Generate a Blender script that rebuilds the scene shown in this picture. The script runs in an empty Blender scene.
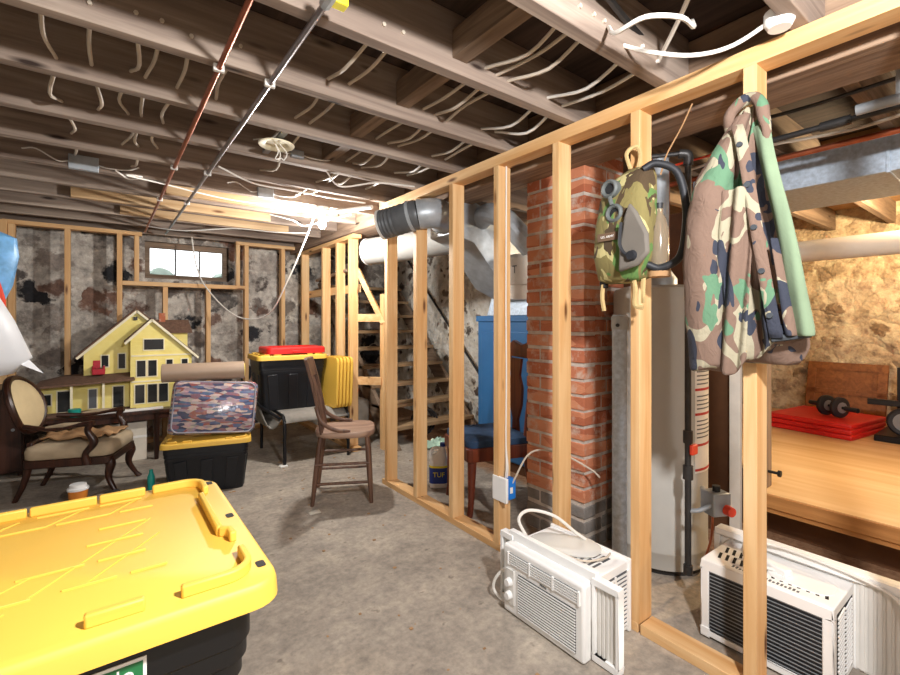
import bpy, bmesh, math, random
from mathutils import Vector, Matrix, Euler, noise
random.seed(7)
PI = math.pi
SC = bpy.context.scene
COL = SC.collection

# ------------------------------------------------------------------ colour / materials
def lin(h):
    h = h.lstrip('#'); out = []
    for i in (0, 2, 4):
        v = int(h[i:i+2], 16) / 255.0
        out.append(v / 12.92 if v <= 0.04045 else ((v + 0.055) / 1.055) ** 2.4)
    return (*out, 1.0)

class NT:
    def __init__(s, name):
        s.m = bpy.data.materials.new(name); s.m.use_nodes = True
        s.t = s.m.node_tree; s.n = s.t.nodes; s.b = s.n['Principled BSDF']; s.out = s.n['Material Output']
        s.co = s.n.new('ShaderNodeTexCoord').outputs['Object']
    def link(s, a, b): s.t.links.new(a, b)
    def mp(s, scale=(1, 1, 1), rot=(0, 0, 0), loc=(0, 0, 0), src=None):
        k = s.n.new('ShaderNodeMapping'); k.inputs['Scale'].default_value = scale
        k.inputs['Rotation'].default_value = rot; k.inputs['Location'].default_value = loc
        s.link(src or s.co, k.inputs['Vector']); return k.outputs[0]
    def noise(s, vec, scale, detail=3, rough=0.55, dist=0.0, col=False):
        k = s.n.new('ShaderNodeTexNoise'); k.inputs['Scale'].default_value = scale
        k.inputs['Detail'].default_value = detail; k.inputs['Roughness'].default_value = rough
        k.inputs['Distortion'].default_value = dist
        s.link(vec, k.inputs['Vector']); return k.outputs['Color' if col else 'Fac']
    def vor(s, vec, scale, feature='F1', out='Distance'):
        k = s.n.new('ShaderNodeTexVoronoi'); k.feature = feature; k.inputs['Scale'].default_value = scale
        s.link(vec, k.inputs['Vector']); return k.outputs[out]
    def ramp(s, fac, stops, const=False):
        k = s.n.new('ShaderNodeValToRGB'); e = k.color_ramp.elements
        if const: k.color_ramp.interpolation = 'CONSTANT'
        while len(e) < len(stops): e.new(0.5)
        for el, (p, c) in zip(e, stops):
            el.position = p; el.color = lin(c) if isinstance(c, str) else ((c, c, c, 1) if not isinstance(c, tuple) else c)
        s.link(fac, k.inputs[0]); return k.outputs[0]
    def mix(s, fac, a, b, mode='MIX'):
        k = s.n.new('ShaderNodeMix'); k.data_type = 'RGBA'; k.blend_type = mode
        for inp, v in ((k.inputs[0], fac), (k.inputs[6], a), (k.inputs[7], b)):
            if isinstance(v, (int, float)): inp.default_value = v
            elif isinstance(v, str): inp.default_value = lin(v)
            elif isinstance(v, tuple): inp.default_value = v
            else: s.link(v, inp)
        return k.outputs[2]
    def math(s, op, a, b=0.0):
        k = s.n.new('ShaderNodeMath'); k.operation = op
        for inp, v in ((k.inputs[0], a), (k.inputs[1], b)):
            if isinstance(v, (int, float)): inp.default_value = v
            else: s.link(v, inp)
        return k.outputs[0]
    def bump(s, h, strength=0.3, dist=0.01):
        k = s.n.new('ShaderNodeBump'); k.inputs['Strength'].default_value = strength
        k.inputs['Distance'].default_value = dist
        s.link(h, k.inputs['Height']); s.link(k.outputs[0], s.b.inputs['Normal'])
    def base(s, v):
        if isinstance(v, str): s.b.inputs['Base Color'].default_value = lin(v)
        else: s.link(v, s.b.inputs['Base Color'])
    def rough(s, v): s.b.inputs['Roughness'].default_value = v
    def set(s, **kw):
        for k, v in kw.items(): s.b.inputs[k.replace('_', ' ')].default_value = v

def plain(name, c, rough=0.5, metal=0.0, var=0.12, vs=6.0, bump=0.0, bs=60.0, **kw):
    t = NT(name); col = lin(c)
    f = t.noise(t.co, vs, 4)
    lo = tuple(max(0, x * (1 - var)) for x in col[:3]) + (1,); hi = tuple(min(1, x * (1 + var)) for x in col[:3]) + (1,)
    t.base(t.ramp(f, [(0.3, lo), (0.7, hi)])); t.rough(rough); t.set(Metallic=metal, **kw)
    if bump: t.bump(t.noise(t.co, bs, 3), bump, 0.004)
    return t.m

def wood(name, a, b, axis='z', rough=0.6, scale=1.0, knots=True, dark=None, bump=0.15):
    t = NT(name)
    st = {'x': (1.2, 22, 22), 'y': (22, 1.2, 22), 'z': (22, 22, 1.2)}[axis]
    st = tuple(v * scale for v in st)
    v = t.mp(st)
    f = t.noise(v, 1.0, 5, 0.6, 0.6)
    c = t.ramp(f, [(0.34, a), (0.64, b)])
    big = t.noise(t.co, 1.7, 2)
    c = t.mix(t.ramp(big, [(0.35, 0.0), (0.75, 0.5)]), c, a)
    if knots:
        kst = {'x': (2.2, 9, 9), 'y': (9, 2.2, 9), 'z': (9, 9, 2.2)}[axis]
        d = t.vor(t.mp(kst, loc=(0.37, 0.61, 0.29)), 1.0)
        c = t.mix(t.ramp(d, [(0.05, 1.0), (0.14, 0.0)]), c, dark or '#6b4220')
    t.base(c); t.rough(rough)
    t.bump(f, bump, 0.004)
    return t.m

def stone(name, stones, mortar_lo, mortar_hi, scale=3.2, size=0.42, bump=0.9, zs=1.25, smear=0.53):
    t = NT(name)
    w = t.noise(t.co, 3.2, 4, 0.6, col=True)
    sub = t.n.new('ShaderNodeVectorMath'); sub.operation = 'MULTIPLY_ADD'
    t.link(w, sub.inputs[0]); sub.inputs[1].default_value = (0.34, 0.34, 0.30); t.link(t.co, sub.inputs[2])
    v = t.mp((1, 1, zs), src=sub.outputs[0])
    d = t.vor(v, scale, 'F1', 'Distance')
    cc = t.vor(v, scale, 'F1', 'Color')
    sep = t.n.new('ShaderNodeSeparateColor'); t.link(cc, sep.inputs[0])
    n = len(stones)
    c = t.ramp(sep.outputs[0], [((i + 0.5) / n, s_) for i, s_ in enumerate(stones)])
    fine = t.noise(t.co, 16, 6, 0.72); mid = t.noise(t.co, 5, 5, 0.65)
    lim = t.math('ADD', t.math('MULTIPLY', sep.outputs[1], size * 0.9), size * 0.5)
    dd = t.math('SUBTRACT', lim, t.math('ADD', d, t.math('MULTIPLY', t.math('SUBTRACT', fine, 0.5), 0.5)))
    m = t.ramp(t.math('ADD', dd, 0.5), [(0.46, 0.0), (0.58, 1.0)])
    m = t.mix(t.ramp(t.noise(t.co, 2.7, 5, 0.7), [(smear, 0.0), (smear + .08, 0.8)]), m, (0.0, 0.0, 0.0, 1.0))
    c = t.mix(0.6, c, t.ramp(fine, [(0.3, '#3f3b39'), (0.7, '#cfc8c0')]), 'OVERLAY')
    mc = t.ramp(mid, [(0.33, mortar_lo), (0.66, mortar_hi)])
    mc = t.mix(0.5, mc, t.ramp(fine, [(0.3, '#45403c'), (0.68, '#f4f0ea')]), 'OVERLAY')
    t.base(t.mix(m, mc, c)); t.rough(0.92)
    t.bump(t.math('ADD', t.math('MULTIPLY', dd, 1.4), t.math('MULTIPLY', t.math('ADD', fine, mid), 0.7)), bump, 0.05)
    return t.m

def camo(name, scale=5.0, cols=None):
    t = NT(name)
    cols = cols or ('#b9ae86', '#7a5a45', '#5f8a5a', '#2b2f3a')
    a = t.noise(t.mp((1, 1, 0.62)), scale, 2, 0.5, 0.8)
    b = t.noise(t.mp((1, 1, 0.62), loc=(7, 3, 1)), scale * 1.05, 2, 0.5, 0.8)
    d = t.noise(t.mp((1, 1, 0.6), loc=(2, 9, 5)), scale * 1.25, 2, 0.5, 1.0)
    c = t.mix(t.ramp(a, [(0.0, 0.0), (0.44, 1.0)], True), cols[0], cols[1])
    c = t.mix(t.ramp(b, [(0.0, 0.0), (0.585, 1.0)], True), c, cols[2])
    c = t.mix(t.ramp(d, [(0.0, 0.0), (0.585, 1.0)], True), c, cols[3])
    t.base(c); t.rough(0.9); t.bump(t.noise(t.mp((1, 1, .6)), 26, 4, 0.6, 1.2), 0.55, 0.012)
    return t.m

def emit(name, c, s):
    t = NT(name); t.base('#ffffff'); t.b.inputs['Emission Color'].default_value = lin(c); t.set(Emission_Strength=s)
    return t.m

M = {}
for ax in 'xyz':
    M['pine_' + ax] = wood('pine_' + ax, '#cf9c62', '#e6c290', ax)
    M['old_' + ax] = wood('old_' + ax, '#64503f', '#9c8671', ax, 0.8, dark='#2c1c14')
M['pale_x'] = wood('pale_lumber', '#b99468', '#d3b48c', 'x')
M['joist'] = wood('old_joist', '#76655a', '#ad9c8d', 'x', 0.85, 0.8, dark='#2e1e16')
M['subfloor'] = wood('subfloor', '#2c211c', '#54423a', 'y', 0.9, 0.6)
M['warmsub'] = wood('deck_underside', '#8f6a44', '#bf9868', 'y', 0.85, 0.6)
M['girder'] = wood('girder', '#6f5847', '#a58b73', 'y', 0.9, 1.2, dark='#33211a', bump=0.6)
M['deck'] = wood('plywood_deck', '#cfa873', '#e6c89a', 'y', 0.6, 0.35, knots=False)
M['deckedge'] = wood('deck_edge', '#a06c38', '#c48c50', 'y', 0.7)
M['darkwood'] = wood('dark_wood', '#24120c', '#4a281a', 'z', 0.35, knots=False)
M['chairwood'] = wood('chair_wood', '#4a3022', '#7a5843', 'z', 0.5, knots=False)
M['seatwood'] = wood('seat_wood', '#74584a', '#a98b76', 'x', 0.55, 0.8, knots=False)
M['redwood'] = wood('red_wood', '#4b1d10', '#7c3a20', 'z', 0.4, knots=False)
M['doorwood'] = wood('door_wood', '#7d4a1f', '#a56a34', 'x', 0.5, knots=False)
M['treadwood'] = wood('tread_wood', '#8a6f52', '#b99a74', 'x', 0.7)
M['stone'] = stone('field_stone', ['#34353b', '#a59c95', '#5a5553', '#95705f', '#7d7773', '#b8b1aa', '#2c2d32'], '#98938d', '#d2ccc4', 3.2, 0.56)
M['whitestone'] = stone('whitewashed_stone', ['#8d7f72', '#6d5f55', '#a89c8e', '#57504a'], '#cfc8bb', '#f3efe6', 6.0, 0.36, 0.8, 1.2, 0.56)
M['warmstone'] = stone('pale_stone', ['#b8a184', '#a08a6a', '#c8b494', '#9a8163'], '#b8a181', '#e0cfae', 5.0, 0.40, 0.9, 1.3, 0.5)
t = NT('concrete')
f1 = t.noise(t.co, 1.3, 5, 0.6); f2 = t.noise(t.co, 30, 4, 0.7); f3 = t.noise(t.co, 5.5, 5, 0.65)
c = t.ramp(f1, [(0.3, '#a29a91'), (0.7, '#bdb6ac')])
c = t.mix(0.45, c, t.ramp(f3, [(0.3, '#4e463f'), (0.68, '#c9c2b8')]), 'OVERLAY')
c = t.mix(0.35, c, t.ramp(f2, [(0.3, '#3c3631'), (0.65, '#d0c9bf')]), 'OVERLAY')
c = t.mix(t.ramp(t.noise(t.co, 11, 3), [(0.66, 0.0), (0.72, 0.55)]), c, '#4a423b')
sx = t.n.new('ShaderNodeSeparateXYZ'); t.link(t.co, sx.inputs[0])
g = t.math('ADD', t.math('SUBTRACT', sx.outputs[0], 2.50), t.math('MULTIPLY', t.math('SUBTRACT', f3, 0.5), 0.35))
c = t.mix(t.ramp(g, [(0.0, 0.0), (0.08, 1.0)]), c, t.ramp(f2, [(0.3, '#80593f'), (0.7, '#b8906c')]))
t.base(c); t.rough(0.88); t.bump(t.math('ADD', f2, t.math('MULTIPLY', f3, 1.5)), 0.35, 0.008)
M['concrete'] = t.m
M['yellow'] = plain('yellow_plastic', '#e2b548', 0.55, var=0.03)
M['blacktub'] = plain('black_plastic', '#07080a', 0.4, var=0.2)
M['navytub'] = plain('dark_navy_plastic', '#0c1017', 0.4, var=0.15)
M['redplastic'] = plain('red_plastic', '#d3201c', 0.45, var=0.06)
M['black'] = plain('matt_black', '#0b0b0c', 0.6)
M['blacksteel'] = plain('black_steel', '#191a1e', 0.35, 0.3)
M['white'] = plain('white_enamel', '#f1f1ef', 0.4, var=0.04)
M['whitedull'] = plain('white_plastic', '#dedcd6', 0.5, var=0.05)
M['cable'] = plain('cream_cable', '#cbbfae', 0.6, var=0.1)
M['whitecable'] = plain('white_cable', '#e6e2da', 0.5, var=0.04)
M['copper'] = plain('copper', '#b0674a', 0.35, 0.85, 0.25, 9)
M['steelpipe'] = plain('steel_pipe', '#9a979b', 0.35, 0.8, 0.2, 9)
M['galv'] = plain('galvanised', '#a9b0b6', 0.4, 0.25, 0.16, 16)
M['galvduct'] = plain('galvanised_duct', '#aebccb', 0.45, 0.15, 0.22, 45)
M['darkduct'] = plain('dark_flexible_duct', '#63676b', 0.4, 0.3, 0.2, 12)
M['iron'] = plain('black_iron', '#3b3a3a', 0.45, 0.5, 0.2, 20)
M['heater'] = plain('heater_enamel', '#b7b5ae', 0.45, 0.0, 0.04)
M['blueenamel'] = plain('blue_enamel', '#2a6294', 0.45, 0.0, 0.12, 3)
M['bluecloth'] = plain('blue_velvet', '#27405f', 0.9, 0, 0.25, 20)
M['beige'] = plain('beige_cloth', '#b3a084', 0.95, 0, 0.12, 8, 0.2, 150)
M['cream'] = plain('cream_cloth', '#dcc79c', 0.9, 0, 0.06, 8, 0.1, 150)
M['sling'] = plain('grey_sling', '#8d8880', 0.9, 0, 0.15, 12, 0.2, 200)
M['browncloth'] = plain('crumpled_brown_cloth', '#a5805a', 0.9, 0, 0.25, 8)
M['bagwhite'] = plain('white_bag', '#dfe2e6', 0.45, var=0.03)
M['bagblue'] = plain('blue_bag', '#6fa8d8', 0.35, var=0.3, vs=14)
M['bagred'] = plain('red_orange', '#e0442a', 0.5)
M['roll'] = plain('taupe_roll', '#a48d78', 0.5, 0, 0.05)
M['teal'] = plain('teal', '#1f9a8c', 0.4)
M['orange'] = plain('orange_plastic', '#d9822b', 0.5)
M['paper'] = plain('paper', '#d9d0c0', 0.8)
M['greylens'] = plain('grey_rubber', '#5a5f5e', 0.6)
M['rubber'] = plain('black_rubber', '#23252a', 0.55)
M['greencloth'] = plain('faded_green_lining', '#74866c', 0.95, 0, 0.1, 10, 0.2, 180)
M['darktrim'] = plain('dark_grey_cloth', '#3d4247', 0.95, 0, 0.2, 40)
M['webbing'] = plain('tan_webbing', '#b89f6e', 0.9, 0, 0.1, 60)
M['graymetal'] = plain('grey_metal', '#8d9296', 0.4, 0.2)
M['redknob'] = plain('red_knob', '#c93a20', 0.5)
M['wrap'] = plain('grey_wrap', '#8e8c87', 0.7, var=0.08)
M['zip'] = plain('grey_piping', '#8f8d98', 0.5)
t = NT('yellow_clapboard')
wv = t.n.new('ShaderNodeTexWave'); wv.bands_direction = 'Z'; wv.wave_profile = 'SAW'; wv.inputs['Scale'].default_value = 9
t.link(t.co, wv.inputs['Vector'])
t.base(t.ramp(t.noise(t.co, 7, 3), [(0.3, '#ecd877'), (0.7, '#f6e896')])); t.rough(0.6); t.bump(wv.outputs['Fac'], 0.5, 0.006)
M['clap'] = t.m
M['trimcream'] = plain('cream_paint', '#ece4c6', 0.6, var=0.05)
M['shingle'] = plain('brown_shingle', '#6f5444', 0.9, 0, 0.25, 40, 0.6, 90)
M['redlamp'] = plain('red_paint', '#b3122a', 0.3)
M['darkglass'] = plain('dark_glass', '#2c2e30', 0.1)
t = NT('printed_quilt')
ws = t.noise(t.co, 5, 3, col=True)
v = t.mp((7, 7, 16)); k = t.n.new('ShaderNodeTexBrick'); t.link(v, k.inputs['Vector'])
cc = t.vor(t.mp((18, 18, 62)), 1.0, 'F1', 'Color'); sp = t.n.new('ShaderNodeSeparateColor'); t.link(cc, sp.inputs[0])
c = t.ramp(sp.outputs[1], [(0.0, '#4a4d66'), (0.2, '#a08f94'), (0.35, '#5d6a88'), (0.5, '#c4aca4'), (0.64, '#8a6670'), (0.78, '#ab9f9c'), (0.9, '#96605a')], True)
t.base(t.mix(0.35, c, t.noise(t.co, 40, 3, col=True), 'OVERLAY')); t.rough(0.25); t.set(Coat_Weight=0.6, Coat_Roughness=0.1)
t.bump(t.noise(t.co, 9, 4), 0.5, 0.02)
M['quilt'] = t.m
t = NT('brick'); oi = t.vor(t.mp((3, 3, 12)), 1.0, 'F1', 'Color'); sp = t.n.new('ShaderNodeSeparateColor'); t.link(oi, sp.inputs[0])
c = t.ramp(sp.outputs[0], [(0.1, '#b5694a'), (0.5, '#cb7f5c'), (0.9, '#d8946f')])
c = t.mix(t.ramp(t.noise(t.co, 9, 5, 0.7), [(0.52, 0.0), (0.66, 0.75)]), c, '#d6c4b4')
t.base(c); t.rough(0.9); t.bump(t.noise(t.co, 45, 4, 0.7), 0.5, 0.006)
M['brick'] = t.m
M['mortar'] = plain('mortar', '#d0c6bb', 0.95, 0, 0.2, 20, 0.6, 60)
M['cinder'] = plain('grey_block', '#8a8580', 0.95, 0, 0.2, 15, 0.6, 50)
M['camo1'] = camo('camo_jacket', 8.5, ('#98917b', '#715b4e', '#54775c', '#2d313e'))
M['camo2'] = camo('camo_bag', 10.5, ('#bdb27c', '#7f7446', '#5d8044', '#4c3c28'))
t = NT('window_glass'); t.base('#ffffff'); t.rough(0.05); t.set(Transmission_Weight=1.0, IOR=1.05); M['glass'] = t.m
t = NT('clear_plastic'); t.base('#f0efea'); t.rough(0.25); t.set(Transmission_Weight=0.35, IOR=1.2); M['clear'] = t.m
t = NT('bottle_plastic'); t.base('#b8a890'); t.rough(0.15); t.set(Transmission_Weight=0.6, IOR=1.3); M['canteen'] = t.m
M['bulbglow'] = emit('lit_bulb', '#fff4e0', 60)
M['warmglow'] = emit('lit_warm_bulb', '#ffc37a', 40)
M['daysky'] = emit('bright_sky', '#f4f8ff', 1.6)
M['bush'] = plain('bush', '#8c9a90', 0.9)
M['coil'] = plain('condenser_coil', '#2a2c30', 0.5, 0.5, 0.3, 60)
M['blackhole'] = plain('dark_gap', '#0a0a0a', 0.9)
M['drywall'] = plain('off_white_board', '#d6d0c6', 0.9)
M['brownboard_shade'] = plain('brown_board_and_shade', '#5e3c22', 0.8, 0, 0.2, 8)  # brown of boards, also the shade painted behind the water heater
M['labelwhite'] = plain('label_white', '#e9e6e0', 0.6)
M['labelgreen'] = plain('label_green', '#1f6b3c', 0.5)
M['labelblue'] = plain('label_blue', '#1b3a8f', 0.5)
M['labelyellow'] = plain('label_yellow', '#e8dc2e', 0.5)
M['labelred'] = plain('label_red', '#b8282a', 0.5)
M['boxblue'] = plain('blue_outlet_box', '#1778d4', 0.45)
M['inkgrey'] = plain('ink_grey', '#55585c', 0.5)

# ------------------------------------------------------------------ geometry helpers
def smooth_path(pts, n=6):
    P = [Vector(p) for p in pts]
    if len(P) < 3: return P
    Q = [P[0] * 2 - P[1]] + P + [P[-1] * 2 - P[-2]]
    out = []
    for i in range(1, len(Q) - 2):
        a, b, c, d = Q[i-1:i+3]
        for k in range(n):
            u = k / n
            out.append(0.5 * ((2*b) + (c-a)*u + (2*a-5*b+4*c-d)*u*u + (3*b-a-3*c+d)*u**3))
    out.append(P[-1]); return out

class MB:
    def __init__(s): s.bm = bmesh.new()
    def box(s, x0, x1, y0, y1, z0, z1, mat=None):
        vs = [s.bm.verts.new(Vector(p) if mat is None else mat @ Vector(p)) for p in
              ((x0,y0,z0),(x1,y0,z0),(x1,y1,z0),(x0,y1,z0),(x0,y0,z1),(x1,y0,z1),(x1,y1,z1),(x0,y1,z1))]
        for f in ((3,2,1,0),(4,5,6,7),(0,1,5,4),(1,2,6,5),(2,3,7,6),(3,0,4,7)):
            s.bm.faces.new([vs[i] for i in f])
        return s
    def bar(s, p0, p1, w, h, up=(0, 0, 1)):
        p0, p1 = Vector(p0), Vector(p1); d = (p1 - p0); L = d.length; d.normalize()
        up = Vector(up)
        if abs(d.dot(up)) > 0.98: up = Vector((1, 0, 0))
        x = d.cross(up).normalized(); z = x.cross(d).normalized()
        m = Matrix((x, d, z)).transposed().to_4x4(); m.translation = p0
        return s.box(-w/2, w/2, 0, L, -h/2, h/2, m)
    def loft(s, loops, cap0=True, cap1=True, closed=True):
        R = [[s.bm.verts.new(Vector(p)) for p in l] for l in loops]
        for a, b in zip(R, R[1:]):
            n = len(a)
            for i in range(n if closed else n - 1):
                j = (i + 1) % n
                try: s.bm.faces.new((a[i], a[j], b[j], b[i]))
                except ValueError: pass
        if closed and cap0: s.bm.faces.new(R[0][::-1])
        if closed and cap1: s.bm.faces.new(R[-1])
        return s
    def tube(s, pts, r, seg=8, smooth=0, closed=False):
        P = smooth_path(pts, smooth) if smooth else [Vector(p) for p in pts]
        n = len(P); rs = r if isinstance(r, (list, tuple)) else None
        def rad(i):
            if rs is None: return r
            u = i / (n - 1) * (len(rs) - 1); k = min(int(u), len(rs) - 2); return rs[k] + (rs[k+1] - rs[k]) * (u - k)
        T = []
        for i in range(n):
            a = P[(i-1) % n] if closed else P[max(i-1, 0)]; b = P[(i+1) % n] if closed else P[min(i+1, n-1)]
            T.append((b - a).normalized())
        up = Vector((0, 0, 1)) if abs(T[0].z) < 0.9 else Vector((1, 0, 0))
        nx = T[0].cross(up).normalized(); loops = []
        for i in range(n):
            nx = (nx - T[i] * nx.dot(T[i]))
            nx = nx.normalized() if nx.length > 1e-6 else T[i].orthogonal().normalized()
            ny = T[i].cross(nx)
            loops.append([P[i] + (nx * math.cos(2*PI*k/seg) + ny * math.sin(2*PI*k/seg)) * rad(i) for k in range(seg)])
        if closed: loops.append(loops[0]); return s.loft(loops, False, False)
        return s.loft(loops)
    def cyl(s, p0, p1, r, r1=None, seg=20): return s.tube([p0, p1], [r, r if r1 is None else r1], seg)
    def lathe(s, prof, c=(0, 0, 0), seg=24, axis='z'):
        c = Vector(c); loops = []
        for r, z in prof:
            l = []
            for k in range(seg):
                a = 2*PI*k/seg; x, y = r*math.cos(a), r*math.sin(a)
                l.append(c + Vector({'z': (x, y, z), 'x': (z, x, y), 'y': (y, z, x)}[axis]))
            loops.append(l)
        return s.loft(loops)
    def prism(s, poly, a, b, plane='xy'):
        f = {'xy': lambda p, q: (p[0], p[1], q), 'xz': lambda p, q: (p[0], q, p[1]), 'yz': lambda p, q: (q, p[0], p[1])}[plane]
        return s.loft([[f(p, a) for p in poly], [f(p, b) for p in poly]])
    def wallpath(s, pts, t, z0, z1):
        P = [Vector((p[0], p[1])) for p in pts]; n = len(P); L = []; Rr = []
        for i in range(n):
            d = (P[min(i+1, n-1)] - P[max(i-1, 0)]).normalized(); nn = Vector((-d.y, d.x))
            L.append(P[i] + nn*t/2); Rr.append(P[i] - nn*t/2)
        loops = [[(l.x, l.y, z0), (r.x, r.y, z0), (r.x, r.y, z1), (l.x, l.y, z1)] for l, r in zip(L, Rr)]
        return s.loft(loops)
    def grid(s, fn, nu, nv):
        V = [[s.bm.verts.new(Vector(fn(i/nu, j/nv))) for j in range(nv+1)] for i in range(nu+1)]
        for i in range(nu):
            for j in range(nv): s.bm.faces.new((V[i][j], V[i+1][j], V[i+1][j+1], V[i][j+1]))
        return s
    def warp(s, amp, sc, seed=0):
        for v in s.bm.verts:
            v.co += noise.noise_vector(v.co * sc + Vector((seed, seed*2, seed*3))) * amp
        return s
    def build(s, name, mat, parent=None, bevel=0.0, sub=0, ang=35, solid=0.0, seg=2):
        bmesh.ops.remove_doubles(s.bm, verts=s.bm.verts, dist=1e-6)
        bmesh.ops.recalc_face_normals(s.bm, faces=s.bm.faces)
        for f in s.bm.faces: f.smooth = True
        for e in s.bm.edges:
            if len(e.link_faces) == 2 and e.calc_face_angle(0) > math.radians(ang): e.smooth = False
        me = bpy.data.meshes.new(name); s.bm.to_mesh(me); s.bm.free()
        o = bpy.data.objects.new(name, me); COL.objects.link(o)
        me.materials.append(M[mat] if isinstance(mat, str) else mat)
        if parent is not None: o.parent = parent
        if solid:
            k = o.modifiers.new('s', 'SOLIDIFY'); k.thickness = solid; k.offset = 0
        if bevel:
            k = o.modifiers.new('b', 'BEVEL'); k.width = bevel; k.segments = seg; k.limit_method = 'ANGLE'; k.angle_limit = math.radians(40)
        if sub:
            k = o.modifiers.new('u', 'SUBSURF'); k.levels = k.render_levels = sub
        return o

def tag(o, label, cat, group=None, kind=None):
    if label: o['label'] = label
    if cat: o['category'] = cat
    if group: o['group'] = group
    if kind: o['kind'] = kind
    return o
def thing(name, label, cat, loc=(0, 0, 0), rz=0.0, group=None, rot=None):
    o = bpy.data.objects.new(name, None); o.empty_display_size = 0.1; COL.objects.link(o)
    o.location = loc; o.rotation_euler = rot or (0, 0, rz)
    return tag(o, label, cat, group)
def struct(o): o['kind'] = 'structure'; return o
def dup(root, loc, rz=None, label=None, group=None):
    r = root.copy(); COL.objects.link(r); r.location = loc
    if rz is not None: r.rotation_euler = (0, 0, rz)
    if label: r['label'] = label
    if group: r['group'] = group
    for ch in list(root.children):
        c = ch.copy(); COL.objects.link(c); c.parent = r
        for g_ in list(ch.children):
            d = g_.copy(); COL.objects.link(d); d.parent = c
    return r
def rrect(L, W, r, z, n=6, cx=0, cy=0):
    out = []
    for sx_, sy_, a0 in ((1, 1, 0), (-1, 1, PI/2), (-1, -1, PI), (1, -1, 1.5*PI)):
        for k in range(n + 1):
            a = a0 + PI/2*k/n
            out.append((cx + sx_*(L/2 - r) + r*math.cos(a), cy + sy_*(W/2 - r) + r*math.sin(a), z))
    return out
def text(s, size, loc, rot, mat, parent, name='lettering', depth=0.0006, align='CENTER'):
    cu = bpy.data.curves.new(name, 'FONT'); cu.body = s; cu.size = size; cu.extrude = depth
    cu.align_x = align; cu.align_y = 'CENTER'
    o = bpy.data.objects.new(name, cu); COL.objects.link(o)
    dg = bpy.context.evaluated_depsgraph_get(); dg.update()
    me = bpy.data.meshes.new_from_object(o.evaluated_get(dg)); bpy.data.objects.remove(o); bpy.data.curves.remove(cu)
    me.name = name; me.materials.clear(); me.materials.append(M[mat])
    o = bpy.data.objects.new(name, me); COL.objects.link(o); o.parent = parent
    o.location = loc; o.rotation_euler = rot; return o
FACE_W = (PI/2, 0, -PI/2)     # lettering on a face looking towards -X
FACE_S = (PI/2, 0, 0)         # lettering on a face looking towards -Y

# ------------------------------------------------------------------ the shell
ZC = 2.14           # underside of the joists
struct(MB().box(-1.7, 5.9, -2.3, 6.2, -0.12, 0).build('floor', 'concrete'))
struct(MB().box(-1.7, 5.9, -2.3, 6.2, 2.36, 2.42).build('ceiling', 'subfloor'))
WY = 5.86
w = MB()
wx0, wx1, wz0, wz1 = 0.34, 1.16, 1.70, 2.10
w.box(-1.7, wx0, WY, WY+0.4, 0, 2.36).box(wx1, 3.4, WY, WY+0.4, 0, 2.36).box(wx0, wx1, WY, WY+0.4, 0, wz0).box(wx0, wx1, WY, WY+0.4, wz1, 2.36)
struct(w.build('wall_back', 'stone'))
struct(MB().box(-1.8, -1.7, -2.3, 6.2, 0, 2.36).build('wall_left', 'stone'))
struct(MB().box(-1.7, 5.9, -2.4, -2.3, 0, 2.36).build('wall_front', 'stone'))
struct(MB().box(5.8, 5.95, -2.3, 2.6, 0, 2.36).build('wall_right', 'warmstone'))
struct(MB().box(3.4, 3.7, 2.9, 6.2, 0, 2.36).build('wall_stair', 'whitestone'))
struct(MB().box(3.7, 5.9, 2.6, 2.9, 0, 2.36).build('wall_end', 'warmstone'))
# window in its opening
wf = MB(); wy = WY + 0.10
wf.box(wx0, wx1, wy-.03, wy+.03, wz0, wz0+.05).box(wx0, wx1, wy-.03, wy+.03, wz1-.06, wz1).box(wx0, wx0+.05, wy-.03, wy+.03, wz0+.05, wz1-.06).box(wx1-.05, wx1, wy-.03, wy+.03, wz0+.05, wz1-.06)
win = struct(wf.build('window_1', 'old_x'))
mu = MB()
for k in (1, 2):
    x = wx0 + .05 + (wx1-wx0-.1)*k/3; mu.box(x-.008, x+.008, wy-.015, wy+.015, wz0+.05, wz1-.06)
mu.build('mullion', 'iron', win)
MB().box(wx0+.05, wx1-.05, wy-.003, wy+.003, wz0+.05, wz1-.06).build('pane', 'glass', win)

# ------------------------------------------------------------------ joists
ORD = ['first', 'second', 'third', 'fourth', 'fifth', 'sixth', 'seventh', 'eighth', 'ninth', 'tenth', 'eleventh', 'twelfth', 'thirteenth']
def JY(n): return 1.765 + 0.432*n
i = 0
for n in range(-3, 10):
    y = JY(n)
    b = MB().box(-1.68, 1.855, y-.022, y+.026, ZC + random.uniform(-.004, .004), 2.359)
    tag(b.build('ceiling_joist', 'joist', bevel=.003), 'rough old ceiling joist over the main room, %s from the camera' % ORD[i], 'joist', 'ceiling joists over the main room')
    b = MB().box(2.11, 5.78 if y < 2.6 else 3.39, y-.022, y+.026, ZC, 2.359)
    tag(b.build('ceiling_joist', 'joist' if y > 2.6 else 'old_x', bevel=.003), 'brown ceiling joist beyond the main beam, %s from the camera' % ORD[i], 'joist', 'ceiling joists beyond the main beam')
    i += 1
tag(MB().box(1.86, 2.105, -2.2, 5.8, 2.075, 2.355).warp(.004, 3).build('support_beam', 'girder', bevel=.006), 'heavy rough sawn timber beam running behind the stud partition', 'beam')
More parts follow.
